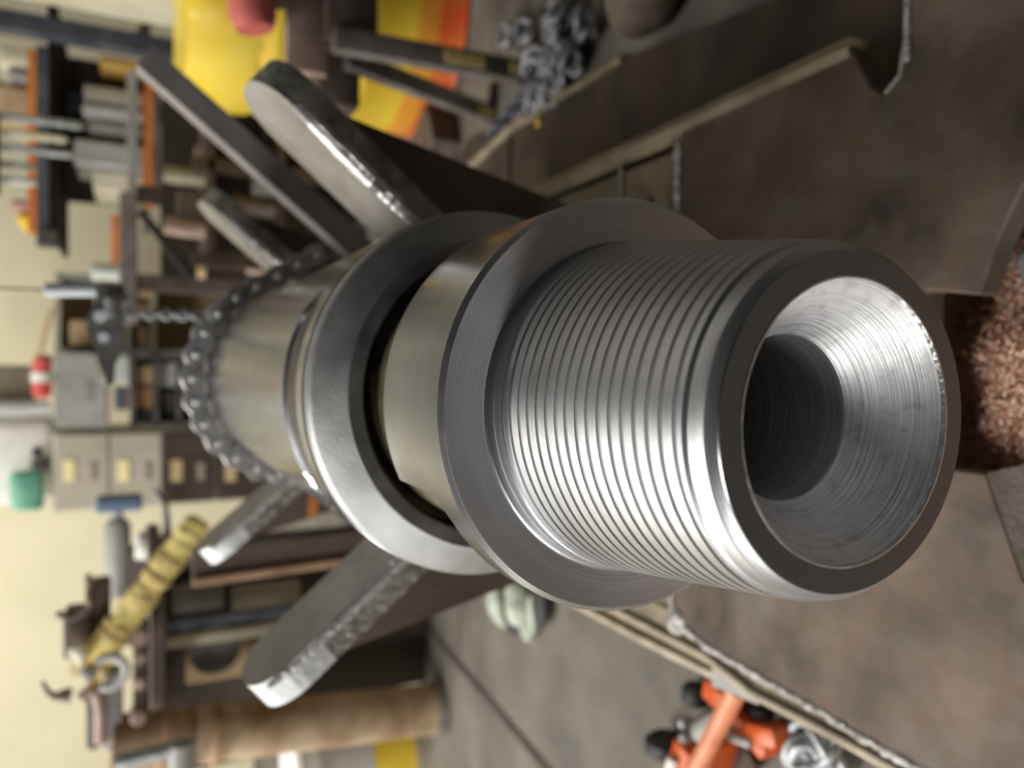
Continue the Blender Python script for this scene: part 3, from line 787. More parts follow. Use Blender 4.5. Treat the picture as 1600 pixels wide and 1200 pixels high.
# ------------------------------------------------------------------ swarf in front of the stand
def bed_z(x, y):
    k = 0.172 * math.exp(-((x + 0.02) / 0.34) ** 4 - ((y - 0.02) / 0.30) ** 4)
    return max(0.0, k - 0.022 * min(1.0, max(0.0, (x - 0.035) / 0.04)) * math.exp(-((y - 0.15) / 0.08) ** 2) + 0.012 * noise.noise(Vector((x * 22, y * 22, 0))) * min(1, k * 12))
def swarf_mesh(N, seed):
    random.seed(seed); bm = bmesh.new()
    for i in range(N):
        c = Vector((random.gauss(-0.01, 0.10), 0.125 + random.gauss(0, 0.055), 0.0))
        hgt = bed_z(c.x, c.y)
        c.z = hgt + random.uniform(-0.002, 0.006)
        r = random.uniform(0.0015, 0.0042); tw = random.uniform(1.2, 4.5); pt = random.uniform(0.0004, 0.0015); w = random.uniform(0.0008, 0.0018)
        Rm = Matrix.Rotation(random.uniform(0, 6.28), 3, 'Z') @ Matrix.Rotation(random.uniform(0, 6.28), 3, 'X')
        prev = None; n = int(4 + tw * 2)
        for k in range(n + 1):
            a = tw * k / n; p = Vector((r * math.cos(a), r * math.sin(a), pt * a)); q = p + Vector((0, 0, w))
            cur = (bm.verts.new(c + Rm @ p), bm.verts.new(c + Rm @ q))
            if prev: bm.faces.new((prev[0], prev[1], cur[1], cur[0]))
            prev = cur
    return bm
M_SWARF = mat('copper_brown_swarf', (214, 172, 146), (244, 212, 190), rough=0.55, metal=0.15, scale=60, contrast=(0.3, 0.7))
sw = obj('swarf_heap', swarf_mesh(22000, 5), M_SWARF, kind='stuff'); tag(sw, 'heap of fine copper brown metal turnings on the floor under the tool end', 'swarf')
bm = bmesh.new(); N = 110
g = [[bm.verts.new((-0.7 + 1.4 * i / N, -0.35 + 1.1 * j / N, 0.0)) for j in range(N + 1)] for i in range(N + 1)]
for i in range(N):
    for j in range(N): bm.faces.new((g[i][j], g[i + 1][j], g[i + 1][j + 1], g[i][j + 1]))
for v in bm.verts:
    x, y = v.co.x, v.co.y
    v.co.z = bed_z(x, y) - 0.003
o = obj('turnings_bed', bm, mat('turnings_bed', (170, 134, 114), (220, 182, 160), rough=0.7, metal=0.1, scale=90, bump=0.9, bscale=260, contrast=(0.3, 0.7)), sw, 60, kind='stuff')
# worn steel block at the right edge
c = PZ(1598, 425, 0.185)
bm = bmesh.new(); bbox(bm, Vector((c.x + 0.004, c.y - 0.022, 0.172)), (0.045, 0.05, 0.036), Matrix.Rotation(0.35, 4, 'Z'), 0.010, 3); rough_up(bm, 0.002, 30)
tag(obj('worn_block', bm, mat('worn_grey_steel', (120, 116, 108), (176, 174, 168), rough=0.45, metal=0.5, scale=22), None, 50), 'worn grey steel block in the dark front notch of the deck', 'steel block')

# ------------------------------------------------------------------ left floor: jack, galvanised chain, glove
jk = thing('orange_jack', 'orange trolley jack with dark wheels on the floor left of the stand', 'jack', (-0.55, 0.66, 0))
def jo(name, bm, m, sm=35, parent=None, label=None):
    bmesh.ops.translate(bm, verts=bm.verts[:], vec=-jk.location); return obj(name, bm, m, parent or jk, sm, label=label)
def jp(px, py, z): return PZ(px, py, z)
bm = bmesh.new(); tube(bm, [jp(1152, 1078, 0.12), jp(1120, 1140, 0.115), jp(1075, 1225, 0.10)], 0.0125, 14); jo('handle_socket', bm, mat('worn_orange_tube', (206, 118, 80), (226, 146, 108), rough=0.3, scale=20), 40)
for (q0, q1, w) in (((1118, 1068, 0.06), (1160, 1105, 0.06), 0.03), ((1150, 1098, 0.05), (1215, 1175, 0.05), 0.022), ((1175, 1135, 0.05), (1232, 1150, 0.05), 0.026), ((1085, 1160, 0.05), (1065, 1230, 0.05), 0.035), ((1130, 1150, 0.045), (1110, 1235, 0.045), 0.03)):
    bm = bar(jp(*q0), jp(*q1), w, 0.05, 0.006); jo('side_plate', bm, M_JACK)
bm = bar(jp(1105, 1110, 0.02), jp(1160, 1220, 0.02), 0.10, 0.02, 0.004); jo('belly_plate', bm, M_DARKPL)
bm = bmesh.new(); tube(bm, [jp(1128, 1125, 0.06), jp(1095, 1145, 0.06)], 0.016, 14); jo('ram', bm, M_GREY)
def wheel(px, py, r, name='wheel'):
    c = PZ(px, py, r); bm = bmesh.new(); lathe(bm, [(-0.012, r * 0.45), (-0.014, r * 0.8), (-0.008, r), (0.008, r), (0.014, r * 0.8), (0.012, r * 0.45)], 26, 'X', (c.x, c.y, c.z), cap0=True, cap1=True)
    return jo(name, bm, M_BLACK, 40)
wheel(1042, 1165, 0.034); wheel(1200, 1112, 0.03); wheel(1088, 1085, 0.022)
for (px, py, z) in ((1072, 1130, 0.07), (1073, 1152, 0.07)):
    bm = bmesh.new(); c = jp(px, py, z); lathe(bm, [(-0.01, 0.007), (0.008, 0.007), (0.011, 0.004)], 8, 'Z', tuple(c), cap0=True, cap1=True); jo('bolt', bm, M_GALV, 40)
bm = bmesh.new(); tube(bm, [jp(1142, 1150, 0.075), jp(1175, 1162, 0.075)], 0.007, 10); jo('pin', bm, M_GALV, 40)
bm = bmesh.new(); tube(bm, [jp(1052, 1185, 0.08), jp(1044, 1220, 0.08)], 0.009, 12); jo('grip_end', bm, M_WHITE, 40)
gc = thing('galvanised_chain', 'short bunch of pale galvanised chain beside the orange jack', 'chain', tuple(PZ(1270, 1165)))
meg = link_mesh(0.044, 0.030, 0.0058, M_GALV); random.seed(4)
for (px, py) in ((1240, 1150), (1247, 1160), (1258, 1148), (1265, 1160), (1272, 1175), (1262, 1185), (1280, 1190), (1286, 1165), (1294, 1180), (1278, 1150), (1255, 1172), (1290, 1198), (1232, 1140)):
    c = PZ(px, py, 0.03); rt = Matrix.Rotation(random.uniform(0, 6.28), 3, 'Z') @ Matrix.Rotation(random.uniform(-1.3, 1.3), 3, 'X')
    put_link(meg, gc, c + Vector((0, 0, random.uniform(-0.012, 0.01))) - gc.location, rt)
# crumpled glove
gl = thing('work_glove', 'crumpled pale green work glove with dark palm on the concrete', 'glove', tuple(PZ(810, 950)))
M_GLOVE = mat('pale_green_cloth', (150, 160, 142), (200, 206, 190), rough=0.85, scale=30, bump=0.3, bscale=120)
def lump(c, sc, rotz, m, name, seed):
    bm = bmesh.new(); bmesh.ops.create_icosphere(bm, subdivisions=3, radius=1); bmesh.ops.scale(bm, verts=bm.verts[:], vec=sc)
    rough_up(bm, min(sc) * 0.5, 22, seed); bmesh.ops.rotate(bm, verts=bm.verts[:], matrix=Matrix.Rotation(rotz, 3, 'Z')); bmesh.ops.translate(bm, verts=bm.verts[:], vec=c)
    return obj(name, bm, m, gl, 60)
for (px, py, sc, rz, m, nm) in ((775, 935, (0.075, 0.03, 0.02), 0.7, M_GLOVE, 'cuff'), (812, 945, (0.055, 0.045, 0.03), 0.2, M_GLOVE, 'palm'), (822, 968, (0.045, 0.022, 0.02), 0.5, M_GLOVE, 'finger'), (838, 955, (0.05, 0.02, 0.018), -0.2, M_GLOVE, 'finger'), (800, 965, (0.04, 0.03, 0.014), 0.9, M_BLACK, 'dark_patch'), (846, 938, (0.06, 0.028, 0.016), 0.0, M_BLACK, 'dark_patch')):
    c = PZ(px, py, 0.02) - gl.location; lump(Vector((c.x, c.y, 0.022)), sc, rz, m, nm, px)

# ------------------------------------------------------------------ left rear: pipe, bucket, tall yellow sling roll, vice bench
pc0, pc1 = PZ(690, 1106), PY(240, 1156, 1.80)
d = pc1 - pc0
bm = bmesh.new(); tube(bm, [pc0 + Vector((0, 0, 0.002)), pc0 + d * 0.10, pc0 + d * 0.5, pc1, pc1 + d * 0.12], [0.066] * 5, 32)
tp = thing('rusty_pipe', 'tall rusty tan pipe standing on end behind the left cradle arm', 'pipe', tuple(pc0))
bmesh.ops.translate(bm, verts=bm.verts[:], vec=-pc0); obj('pipe_wall', bm, M_PIPE, tp, 40)
bm = bmesh.new(); tube(bm, [d * 0.005, d * 0.045], [0.072, 0.069], 32); obj('rust_foot', bm, mat('grey_foot_ring', (110, 104, 98), (150, 146, 140), rough=0.6, metal=0.3, scale=20), tp, 40)
for t in (0.80, 0.88, 0.96):
    bm = bmesh.new(); tube(bm, [d * t, d * (t + 0.018)], [0.078, 0.078], 32); obj('coupling_ring', bm, M_RUSTBR, tp, 40)
bk = thing('paint_bucket', 'white paint bucket with a yellow lower label behind the rusty pipe', 'bucket', (-1.155, 2.06, 0))
bm = bmesh.new(); lathe(bm, [(0.0, 0.13), (0.0, 0.142), (0.03, 0.146)], 40, 'Z', cap0=True); obj('base', bm, M_BEIGE, bk, 40)
bm = bmesh.new(); lathe(bm, [(0.03, 0.146), (0.155, 0.150)], 40, 'Z'); obj('yellow_label', bm, M_YELLOW, bk, 40)
bm = bmesh.new(); lathe(bm, [(0.155, 0.151), (0.30, 0.155), (0.305, 0.162), (0.325, 0.162), (0.34, 0.156), (0.36, 0.158), (0.36, 0.15)], 40, 'Z'); obj('white_wall', bm, M_LGREY, bk, 40)
bm = bmesh.new(); lathe(bm, [(0.358, 0.155), (0.372, 0.150), (0.372, 0.0001)], 40, 'Z'); obj('lid', bm, M_WHITE, bk, 40)

Ys = 1.77
sl = thing('yellow_sling_roll', 'dirty yellow webbing sling rolled into a leaning bundle left of the chain', 'sling', tuple(PY(230, 920, Ys)))
a, b = at(sl, 312, 812, Ys), at(sl, 150, 1030, Ys)
bm = bmesh.new(); N = 60; pts = []; rr = []
for i in range(N + 1):
    t = i / N; pts.append(a.lerp(b, t)); rr.append(0.032 * (1 + 0.05 * math.sin(t * 75) * (0.4 + 0.6 * math.sin(t * 9) ** 2) + 0.12 * noise.noise(Vector((t * 14, 2, 0)))) * (0.80 if t < 0.02 or t > 0.985 else 1.0))
tube(bm, pts, rr, 20); rough_up(bm, 0.006, 30, 2); obj('roll', bm, M_SLING, sl, 60)
for t in (0.30, 0.42, 0.56, 0.78, 0.84):
    bm = bmesh.new(); p = a.lerp(b, t); dd = (b - a).normalized(); tube(bm, [p - dd * 0.008, p, p + dd * 0.008], [0.0345, 0.0375, 0.0345], 20); rough_up(bm, 0.003, 40, t * 9)
    obj('wrap_band', bm, mat('grey_yellow_band', (190, 168, 104), (214, 194, 132), rough=0.85, scale=40), sl, 60)
random.seed(3); bm = bmesh.new()
for k in range(26):
    an = random.uniform(0, 6.28); rr_ = random.uniform(0.005, 0.034); u, v = frame_from(b - a); st = b + (u * math.cos(an) + v * math.sin(an)) * rr_; dd = (b - a).normalized()
    tube(bm, [st - dd * 0.02, st + dd * 0.02 + u * random.uniform(-0.01, 0.01), st + dd * random.uniform(0.03, 0.055) + v * random.uniform(-0.02, 0.02)], [0.003, 0.0025, 0.0015], 5)
obj('frayed_end', bm, mat('frayed_yellow_fibre', (206, 172, 70), (236, 206, 104), rough=0.8, scale=40), sl, 60, kind='stuff')

# old vice / machine on the left bench
Yv = 1.80
vb = thing('bench_vice', 'brown iron bench vice with a pale curled lever beside the yellow sling', 'vice', tuple(PY(225, 1075, Yv)))
def vo(name, bm, m, sm=35):
    bmesh.ops.translate(bm, verts=bm.verts[:], vec=-vb.location); return obj(name, bm, m, vb, sm)
vo('fixed_jaw', slab(98, 960, 142, 1030, Yv, 0.10, 0.008), M_BROWN)
vo('moving_jaw', slab(140, 915, 172, 1050, Yv + 0.02, 0.10, 0.008), M_BROWN)
vo('jaw_plate', slab(132, 905, 142, 955, Yv - 0.01, 0.06, 0.004), M_PINKB)
vo('screw_housing', slab(134, 1075, 158, 1175, Yv - 0.02, 0.07, 0.012), M_DGREY)
vo('slide_bar', slab(162, 1050, 192, 1175, Yv - 0.03, 0.06, 0.010), M_GREY)
vo('base_casting', slab(208, 980, 234, 1160, Yv - 0.02, 0.10, 0.010), M_BROWN)
vo('base_foot', slab(195, 1140, 234, 1165, Yv - 0.01, 0.10, 0.008), M_BROWN)
for (px, py, r) in ((215, 995, 0.022), (218, 1025, 0.014), (216, 1118, 0.018), (217, 1065, 0.014)):
    c = PY(px, py, Yv - 0.03); bm = bmesh.new(); lathe(bm, [(-0.02, r * .7), (-0.015, r), (0.03, r)], 16, 'Y', tuple(c), cap0=True); vo('bolt_head', bm, M_PINKB)
c = PY(170, 1050, Yv - 0.06); bm = bmesh.new()
tube(bm, [(c.x + 0.034 * math.cos(t), c.y, c.z + 0.034 * math.sin(t)) for t in [R_(150 + 255 * k / 14) for k in range(15)]], 0.010, 12); vo('curled_lever', bm, M_LGREY, 50)
c = PY(138, 1052, Yv - 0.05); bm = bmesh.new(); bmesh.ops.create_uvsphere(bm, u_segments=16, v_segments=10, radius=0.018); bmesh.ops.translate(bm, verts=bm.verts[:], vec=c); vo('ball_knob', bm, M_GREY, 60)
bm = bmesh.new(); pts = [PY(*q, Yv - 0.04) for q in ((88, 958), (100, 962), (112, 966), (126, 960), (136, 950))]; tube(bm, pts, [0.006, 0.009, 0.008, 0.010, 0.012], 10); vo('hook_arm', bm, M_BROWN, 50)
bm = bmesh.new(); pts = [PY(*q, Yv - 0.05) for q in ((106, 1015), (118, 1012), (128, 1025), (124, 1042))]; tube(bm, pts, [0.016, 0.020, 0.014, 0.004], 14); vo('cloth_tip', bm, M_CREAM, 50)
bm = bmesh.new(); pts = [PY(*q, Yv - 0.03) for q in ((66, 1065), (74, 1080), (84, 1088), (100, 1086), (112, 1086))]; tube(bm, pts, [0.004, 0.006, 0.008, 0.014, 0.016], 10); vo('trigger', bm, M_BROWN, 50)
bm = bmesh.new(); pts = [PY(*q, Yv - 0.03) for q in ((128, 1090), (140, 1078), (152, 1085), (158, 1110), (158, 1160))]; tube(bm, pts, 0.014, 12); vo('bent_tube', bm, M_PINKB, 50)
# bench the vice stands on
bt = thing('vice_bench', 'dark bench with cream legs and grey post under the vice', 'bench', tuple(PZ(720, 1040)))
bl = bt.location
def bo(name, bm, m, sm=None):
    bmesh.ops.translate(bm, verts=bm.verts[:], vec=-bl); return obj(name, bm, m, bt, sm)
Yb = 2.0
a_, b_, c_, d_ = ext(234, 880, 246, 1185, Yb)
ztop = d_
bo('bench_top', box(((a_ + b_) / 2, Yb + 0.25, ztop - 0.018), (b_ - a_, 0.6, 0.036), bev=0.004), M_BROWN)
def post(px0, py0, px1, py1, Y, m, name, w=None):
    e = ext(px0, py0, px1, py1, Y); x = (e[0] + e[1]) / 2; w = w or (e[1] - e[0])
    bo(name, box((x, Y, (ztop - 0.036) / 2), (w, w, ztop - 0.036), bev=0.003), m)
post(300, 958, 400, 974, Yb - 0.02, M_BLUEGREY, 'post'); post(300, 985, 400, 1000, Yb, M_CREAM, 'leg'); post(300, 1106, 400, 1130, Yb, M_CREAM, 'leg')
bo('panel', slab(290, 1008, 400, 1062, Yb + 0.2, 0.03, 0.004), M_TAN)
bo('panel', slab(268, 915, 350, 955, Yb + 0.2, 0.03, 0.004), M_GREY)
bo('panel', slab(362, 915, 470, 955, Yb + 0.2, 0.03, 0.004), M_BEIGE)
e = ext(246, 880, 620, 1185, Yb + 0.3)
bo('back_panel', box(((e[0] + e[1]) / 2, Yb + 0.35, ztop / 2 - 0.02), (e[1] - e[0], 0.03, ztop - 0.05)), M_DARKBG)
bo('bench_shade_panel', slab(425, 972, 655, 1088, Yb - 0.07, 0.02, 0.003, zmin=0.001), M_DARKBG)  # dark sheet standing in for the shade under the bench
c = PY(335, 1012, Yb + 0.17); bm = bmesh.new(); lathe(bm, [(-0.02, 0.07), (0.02, 0.07), (0.025, 0.05)], 24, 'Y', tuple(c), cap0=True, cap1=True); bo('dark_disc', bm, M_DGREY, 40)
# silver bars on the near bench
for (x0, y0, x1, y1, r, m, lab) in ((180, 1192, 290, 1165, 0.018, M_GALV, 'bright silver bar lying by the bench vice'), (285, 1160, 285, 1200, 0.03, M_GREY, 'grey round fitting between vice and rusty pipe')):
    bm = bmesh.new(); tube(bm, [PY(x0, y0, 1.66), PY(x1, y1, 1.66)], r, 16)
    tag(obj('steel_bar' if r < 0.02 else 'pipe_fitting', bm, m, None, 40), lab, 'bar' if r < 0.02 else 'fitting')

# ------------------------------------------------------------------ rear wall furniture
Yc = 4.3
cab = thing('file_cabinet', 'beige steel filing cabinet with pale label holders against the cream wall', 'cabinet', tuple(PY(300, 735, Yc)))
cab.location.z = 0
def co_(o, name, bm, m, sm=None):
    bmesh.ops.translate(bm, verts=bm.verts[:], vec=-o.location); return obj(name, bm, m, o, sm)
e = ext(82, 675, 260, 796, Yc); top = e[3]
co_(cab, 'carcass', box(((e[0] + e[1]) / 2, Yc + 0.33, top / 2), (e[1] - e[0], 0.62, top), bev=0.006), M_BEIGE)
for (x0, x1) in ((86, 169), (173, 252), (256, 335), (339, 420)):
    f = ext(x0, 680, x1, 790, Yc); low = x0 > 200
    dw = co_(cab, 'drawer', box(((e[0] + e[1]) / 2, Yc + 0.010, (f[2] + f[3]) / 2), ((e[1] - e[0]) * 0.94, 0.022, f[3] - f[2]), bev=0.005), M_DARKBG if low else M_BEIGE)  # lower fronts darkened in colour for the dimness below the cabinet
    if low: dw['label'] = 'lower drawer coloured dark for the dim space below the cabinet'
    xm = (x0 + x1) / 2 - 19
    h = ext(xm - 9, 718, xm + 9, 752, Yc - 0.006)
    bm = box(((h[0] + h[1]) / 2, Yc - 0.004, (h[2] + h[3]) / 2), (h[1] - h[0], 0.012, h[3] - h[2]), bev=0.004); bmesh.ops.translate(bm, verts=bm.verts[:], vec=-cab.location); obj('label_holder', bm, M_TAN if low else mat('cream_label_card', (238, 222, 160), (250, 236, 180), rough=0.4, scale=5), dw)
    h = ext(xm + 32, 722, xm + 44, 750, Yc - 0.006)
    bm = box(((h[0] + h[1]) / 2, Yc - 0.002, (h[2] + h[3]) / 2), (h[1] - h[0], 0.012, h[3] - h[2]), bev=0.004); bmesh.ops.translate(bm, verts=bm.verts[:], vec=-cab.location); obj('recessed_pull', bm, mat('brown_grey_pull', (132, 120, 106), (150, 138, 122), rough=0.4, scale=5), dw)
# grey control cabinet
Yg = 4.2
gb = thing('control_cabinet', 'grey control cabinet with slanted front corner beside the filing cabinet', 'cabinet', tuple(PY(300, 610, Yg))); gb.location.z = 0
bm = bmesh.new(); pl = [PY(a, b, Yg) for a, b in ((84, 552), (84, 668), (166, 668), (166, 600), (150, 560), (140, 552))]
e0 = min(v.x for v in pl); e1 = max(v.x for v in pl)
prism(bm, [(v.x, v.z) for v in pl], Yg, Yg + 0.5); bevel_all(bm, 0.01, 2); co_(gb, 'housing', bm, M_GREY, 35)
co_(gb, 'door_panel', slab(132, 598, 146, 630, Yg - 0.006, 0.012, 0.002), mat('slate_panel', (130, 132, 130), (146, 148, 146), rough=0.5, scale=6))
e = ext(90, 560, 160, 660, Yg + 0.05); zb = PY(166, 640, Yg).z
co_(gb, 'plinth', box(((e[0] + e[1]) / 2, Yg + 0.27, (zb - 0.37) / 2), (e[1] - e[0], 0.46, zb - 0.37), bev=0.005), M_DGREY)
shf = thing('low_shelf', 'dark low shelf unit in front of the grey control cabinet', 'shelf', (PY(220, 600, 3.6).x, 3.7, 0))
e = ext(168, 552, 275, 668, 3.55)
for z in (PY(203, 610, 3.6).z, PY(240, 610, 3.6).z, PY(276, 610, 3.6).z):
    co_(shf, 'board', box(((e[0] + e[1]) / 2, 3.72, z - 0.01), (e[1] - e[0], 0.34, 0.02), bev=0.003), M_DGREY)
for x in (e[0] + 0.012, e[1] - 0.012): co_(shf, 'side_panel', box((x, 3.72, PY(203, 610, 3.6).z / 2), (0.024, 0.34, PY(203, 610, 3.6).z), bev=0.003), M_DGREY)
co_(shf, 'back_panel', box(((e[0] + e[1]) / 2, 3.90, PY(203, 610, 3.6).z / 2), (e[1] - e[0], 0.02, PY(203, 610, 3.6).z)), M_DARKBG)
zs = [PY(203, 610, 3.6).z, PY(240, 610, 3.6).z, PY(276, 610, 3.6).z]
def onshelf(y0, y1, k, h, m, name, lab, cat):
    e = ext(200, y0, 230, y1, 3.6)
    tag(obj(name, box(((e[0] + e[1]) / 2, 3.70, zs[k] + h / 2 + 0.001), (e[1] - e[0], 0.22, h), bev=0.008), m), lab, cat)
onshelf(556, 600, 0, 0.10, mat('pale_green_grey_plastic', (186, 190, 182), (200, 204, 196), rough=0.5, scale=6), 'plastic_tray', 'pale grey green tray on top of the low shelf', 'tray')
onshelf(604, 638, 1, 0.10, mat('brown_cardboard', (170, 128, 92), (188, 146, 110), rough=0.8, scale=8), 'cardboard_box', 'brown cardboard box on the middle of the low shelf', 'box')
onshelf(642, 664, 1, 0.09, M_BLUEGREY, 'tool_case', 'dark blue grey case beside the brown cardboard box', 'case')
onshelf(570, 600, 1, 0.07, M_TAN, 'parts_tray', 'tan parts tray on the low shelf left of brown box', 'tray')
onshelf(606, 640, 0, 0.06, M_BLUEGREY, 'blue_grey_carton', 'blue grey carton on top of the low shelf', 'box')
onshelf(566, 604, 2, 0.09, M_LGREY, 'pale_carton', 'pale grey carton on the lowest board of the low shelf', 'box')
onshelf(612, 650, 2, 0.07, M_DGREY, 'dark_case', 'dark grey case on the lowest board of the low shelf', 'case')
# white rounded appliance with a green bag
ap = thing('white_tank', 'white rounded tank high beside the filing cabinet', 'tank', (PY(40, 720, 4.5).x, 4.75, 0))
e = ext(-60, 655, 76, 792, 4.42); zc = ext(82, 675, 260, 796, Yc)[3] + 0.001
bm = box(((e[0] + e[1]) / 2, 4.62, (zc + e[3]) / 2), (e[1] - e[0], 0.42, e[3] - zc), bev=0.07, seg=4); co_(ap, 'tank_body', bm, M_WHITE, 40)
co_(ap, 'gauge', slab(50, 700, 66, 715, 4.39, 0.06, 0.004), M_BLACK)
bm = slab(18, 735, 68, 800, 4.26, 0.10, 0.035); rough_up(bm, 0.02, 9, 1); tag(obj('green_bag', bm, M_GREEN, None, 60), 'green plastic bag hanging on the white tank', 'bag')
c = PY(56, 725, 4.42); bm = bmesh.new(); tube(bm, [(c.x, 4.42, c.z + 0.02), (c.x, 4.42, c.z - 0.06)], [0.02, 0.04], 14); tag(obj('bag_hook', bm, M_DGREY, None, 50), 'dark hook above the green plastic bag', 'hook')
# red cylinder with white band lying on the control cabinet, basket, pipe, wooden slat
Yr = 4.25
rdc = thing('red_extinguisher', 'red cylinder with a white band lying above the grey control cabinet', 'extinguisher', tuple(PY(78, 590, Yr)))
c0, c1 = at(rdc, 66, 556, Yr), at(rdc, 66, 622, Yr)
bm = bmesh.new(); tube(bm, [c0, c0.lerp(c1, .08), c0.lerp(c1, .92), c1], [0.025, 0.042, 0.042, 0.02], 20); obj('cylinder', bm, M_RED, rdc, 40)
bm = bmesh.new(); tube(bm, [c0.lerp(c1, .40), c0.lerp(c1, .62)], 0.049, 24); obj('white_band', bm, M_WHITE, rdc, 40)
bm = bmesh.new(); p = c0 + Vector((-0.02, 0, -0.06)); tube(bm, [c0, p], 0.012, 10); obj('valve', bm, M_GALV, rdc, 40)
bm = bmesh.new()
e = ext(-20, 572, 54, 628, 4.6)
for i in range(13):
    x = e[0] + (e[1] - e[0]) * i / 12; tube(bm, [(x, 4.6, e[2]), (x, 4.6, e[3])], 0.006, 6)
for i in range(15):
    z = e[2] + (e[3] - e[2]) * i / 14; tube(bm, [(e[0], 4.6, z), (e[1], 4.6, z)], 0.006, 6)
wb = thing('wire_rack', 'grey brown wire mesh rack on the back wall beside the red cylinder', 'rack', tuple(PY(54, 600, 4.6)))
co_(wb, 'mesh', bm, mat('brown_wire', (130, 122, 104), (150, 140, 122), rough=0.6, metal=0.3, scale=20))
co_(wb, 'backing', slab(-20, 572, 54, 628, 4.65, 0.02, 0), M_BEIGE)
bm = bmesh.new(); tube(bm, [PY(-30, 641, 4.5), PY(30, 641, 4.5), PY(78, 638, 4.5)], [0.045, 0.05, 0.045], 16); tag(obj('grey_duct', bm, M_LGREY, None, 40), 'light grey round duct above the white tank', 'duct')
a, b = PY(80, 482, 4.6), PY(60, 558, 4.6)
tag(obj('wooden_slat', bar(a + Vector((0, 0, 0)), b + Vector((0, 0, 0)), 0.05, 0.02), M_WOOD), 'pale wooden slat leaning above the red cylinder', 'slat')
# tan pigeonhole shelf behind the hook block
Yt = 4.6
ts_ = thing('tan_cupboard', 'open tan cupboard on the back wall behind the hook block', 'cupboard', tuple(PY(270, 490, Yt))); ts_.location.z = 0
e = ext(88, 432, 272, 552, Yt)
co_(ts_, 'back_panel', box(((e[0] + e[1]) / 2, Yt + 0.30, e[3] / 2), (e[1] - e[0], 0.02, e[3])), M_TAN)
for px in (90, 152, 200, 240): 
    z = PY(px, 490, Yt).z; co_(ts_, 'shelf_board', box(((e[0] + e[1]) / 2, Yt + 0.15, z), (e[1] - e[0], 0.3, 0.03), bev=0.003), M_BEIGE)
for py in (434, 550):
    x = PY(180, py, Yt).x; co_(ts_, 'side_panel', box((x, Yt + 0.15, e[3] / 2), (0.03, 0.3, e[3]), bev=0.003), M_GREY)
def cub(x0, y0, x1, y1, Y, d, m, name, lab, cat, bev=0.01):
    tag(obj(name, slab(x0, y0, x1, y1, Y, d, bev), m), lab, cat)
cub(216, 442, 239, 466, Yt + 0.03, 0.2, M_WOOD, 'parts_carton', 'pale tan carton in the cupboard nearest the rail', 'box')
cub(212, 474, 239, 500, Yt + 0.03, 0.2, M_TAN, 'parts_carton', 'tan carton in the cupboard beside the hanging chain', 'box')
cub(214, 508, 239, 545, Yt + 0.03, 0.2, mat('dull_brown_carton', (140, 118, 88), (164, 140, 108), rough=0.8, scale=8), 'parts_carton', 'dull brown carton in the cupboard above the roller chain', 'box')
cub(108, 500, 150, 540, Yt + 0.03, 0.2, mat('light_brown_carton', (186, 160, 122), (204, 178, 138), rough=0.8, scale=8), 'parts_carton', 'light brown carton on the upper shelf of the cupboard', 'box')

# ------------------------------------------------------------------ pallet rack on the right rear
Yk = 3.3
rk = thing('pallet_rack', 'pallet rack with orange beams and blue grey posts on the right', 'rack', (PY(200, 200, Yk).x, Yk, 0))
zb1 = PY(50, 190, Yk); zb2 = PY(235, 190, Yk)
xl = PY(60, 365, Yk).x; xr = PY(60, -60, Yk).x
def ro(name, bm, m, sm=None, label=None):
    bmesh.ops.translate(bm, verts=bm.verts[:], vec=-rk.location); return obj(name, bm, m, rk, sm, label=label)
for (x0, x1, m, d0) in ((43, 58, M_ORANGE, 0.0), (58, 77, M_BLUEGREY, -0.03)):
    e = ext(x0, 75, x1, 365, Yk); ro('beam', box(((e[0] + e[1]) / 2, Yk + 0.03 + d0, (e[2] + e[3]) / 2), (e[1] - e[0], 0.06, e[3] - e[2]), bev=0.003), m)
for (x0, x1, m, d0) in ((226, 241, M_ORANGE, 0.0), (241, 250, M_BLUEGREY, -0.02)):  # lower dark strip stands in for the shadow under the orange beam
    e = ext(x0, 100, x1, 320, Yk); ro('beam', box(((e[0] + e[1]) / 2, Yk + 0.03 + d0, (e[2] + e[3]) / 2), (e[1] - e[0], 0.06, e[3] - e[2]), bev=0.003), m)
e = ext(172, 320, 185, 410, Yk); ro('beam', box(((e[0] + e[1]) / 2, Yk + 0.25, (e[2] + e[3]) / 2), (e[1] - e[0], 0.05, e[3] - e[2]), bev=0.003), M_ORANGE)
e = ext(120, 55, 200, 78, Yk); xp = (e[0] + e[1]) / 2
ro('post', box((xp, Yk - 0.04, 1.1), (0.075, 0.07, 2.2), bev=0.004), M_BLUEGREY)
ro('post', box((xp, Yk + 0.85, 1.1), (0.075, 0.07, 2.2), bev=0.004), M_BLUEGREY)
e = ext(58, 362, 90, 386, Yk); ro('end_bracket', box(((e[0] + e[1]) / 2, Yk, (e[2] + e[3]) / 2), (e[1] - e[0], 0.09, e[3] - e[2]), bev=0.005), M_DGREY)
ro('brace', bar(PY(200, 80, Yk), PY(235, 30, Yk), 0.03, 0.03), M_PINKB)
zz = PY(77, 200, Yk).z; xA, xB = PY(70, 360, Yk).x, PY(70, -40, Yk).x
ro('deck_board', box(((xA + xB) / 2, Yk + 0.45, zz), (xB - xA, 0.8, 0.02)), M_DARKBG)
zz2 = PY(226, 200, Yk).z
ro('deck_board', box(((PY(226, 320, Yk).x + xB) / 2, Yk + 0.45, zz2 - 0.012), (xB - PY(226, 320, Yk).x, 0.8, 0.02)), M_DGREY)
ro('back_panel', box(((PY(150, 255, Yk).x + xB) / 2, Yk + 0.88, (zz + zz2) / 2), (xB - PY(150, 255, Yk).x, 0.02, zz - zz2)), M_DARKBG)
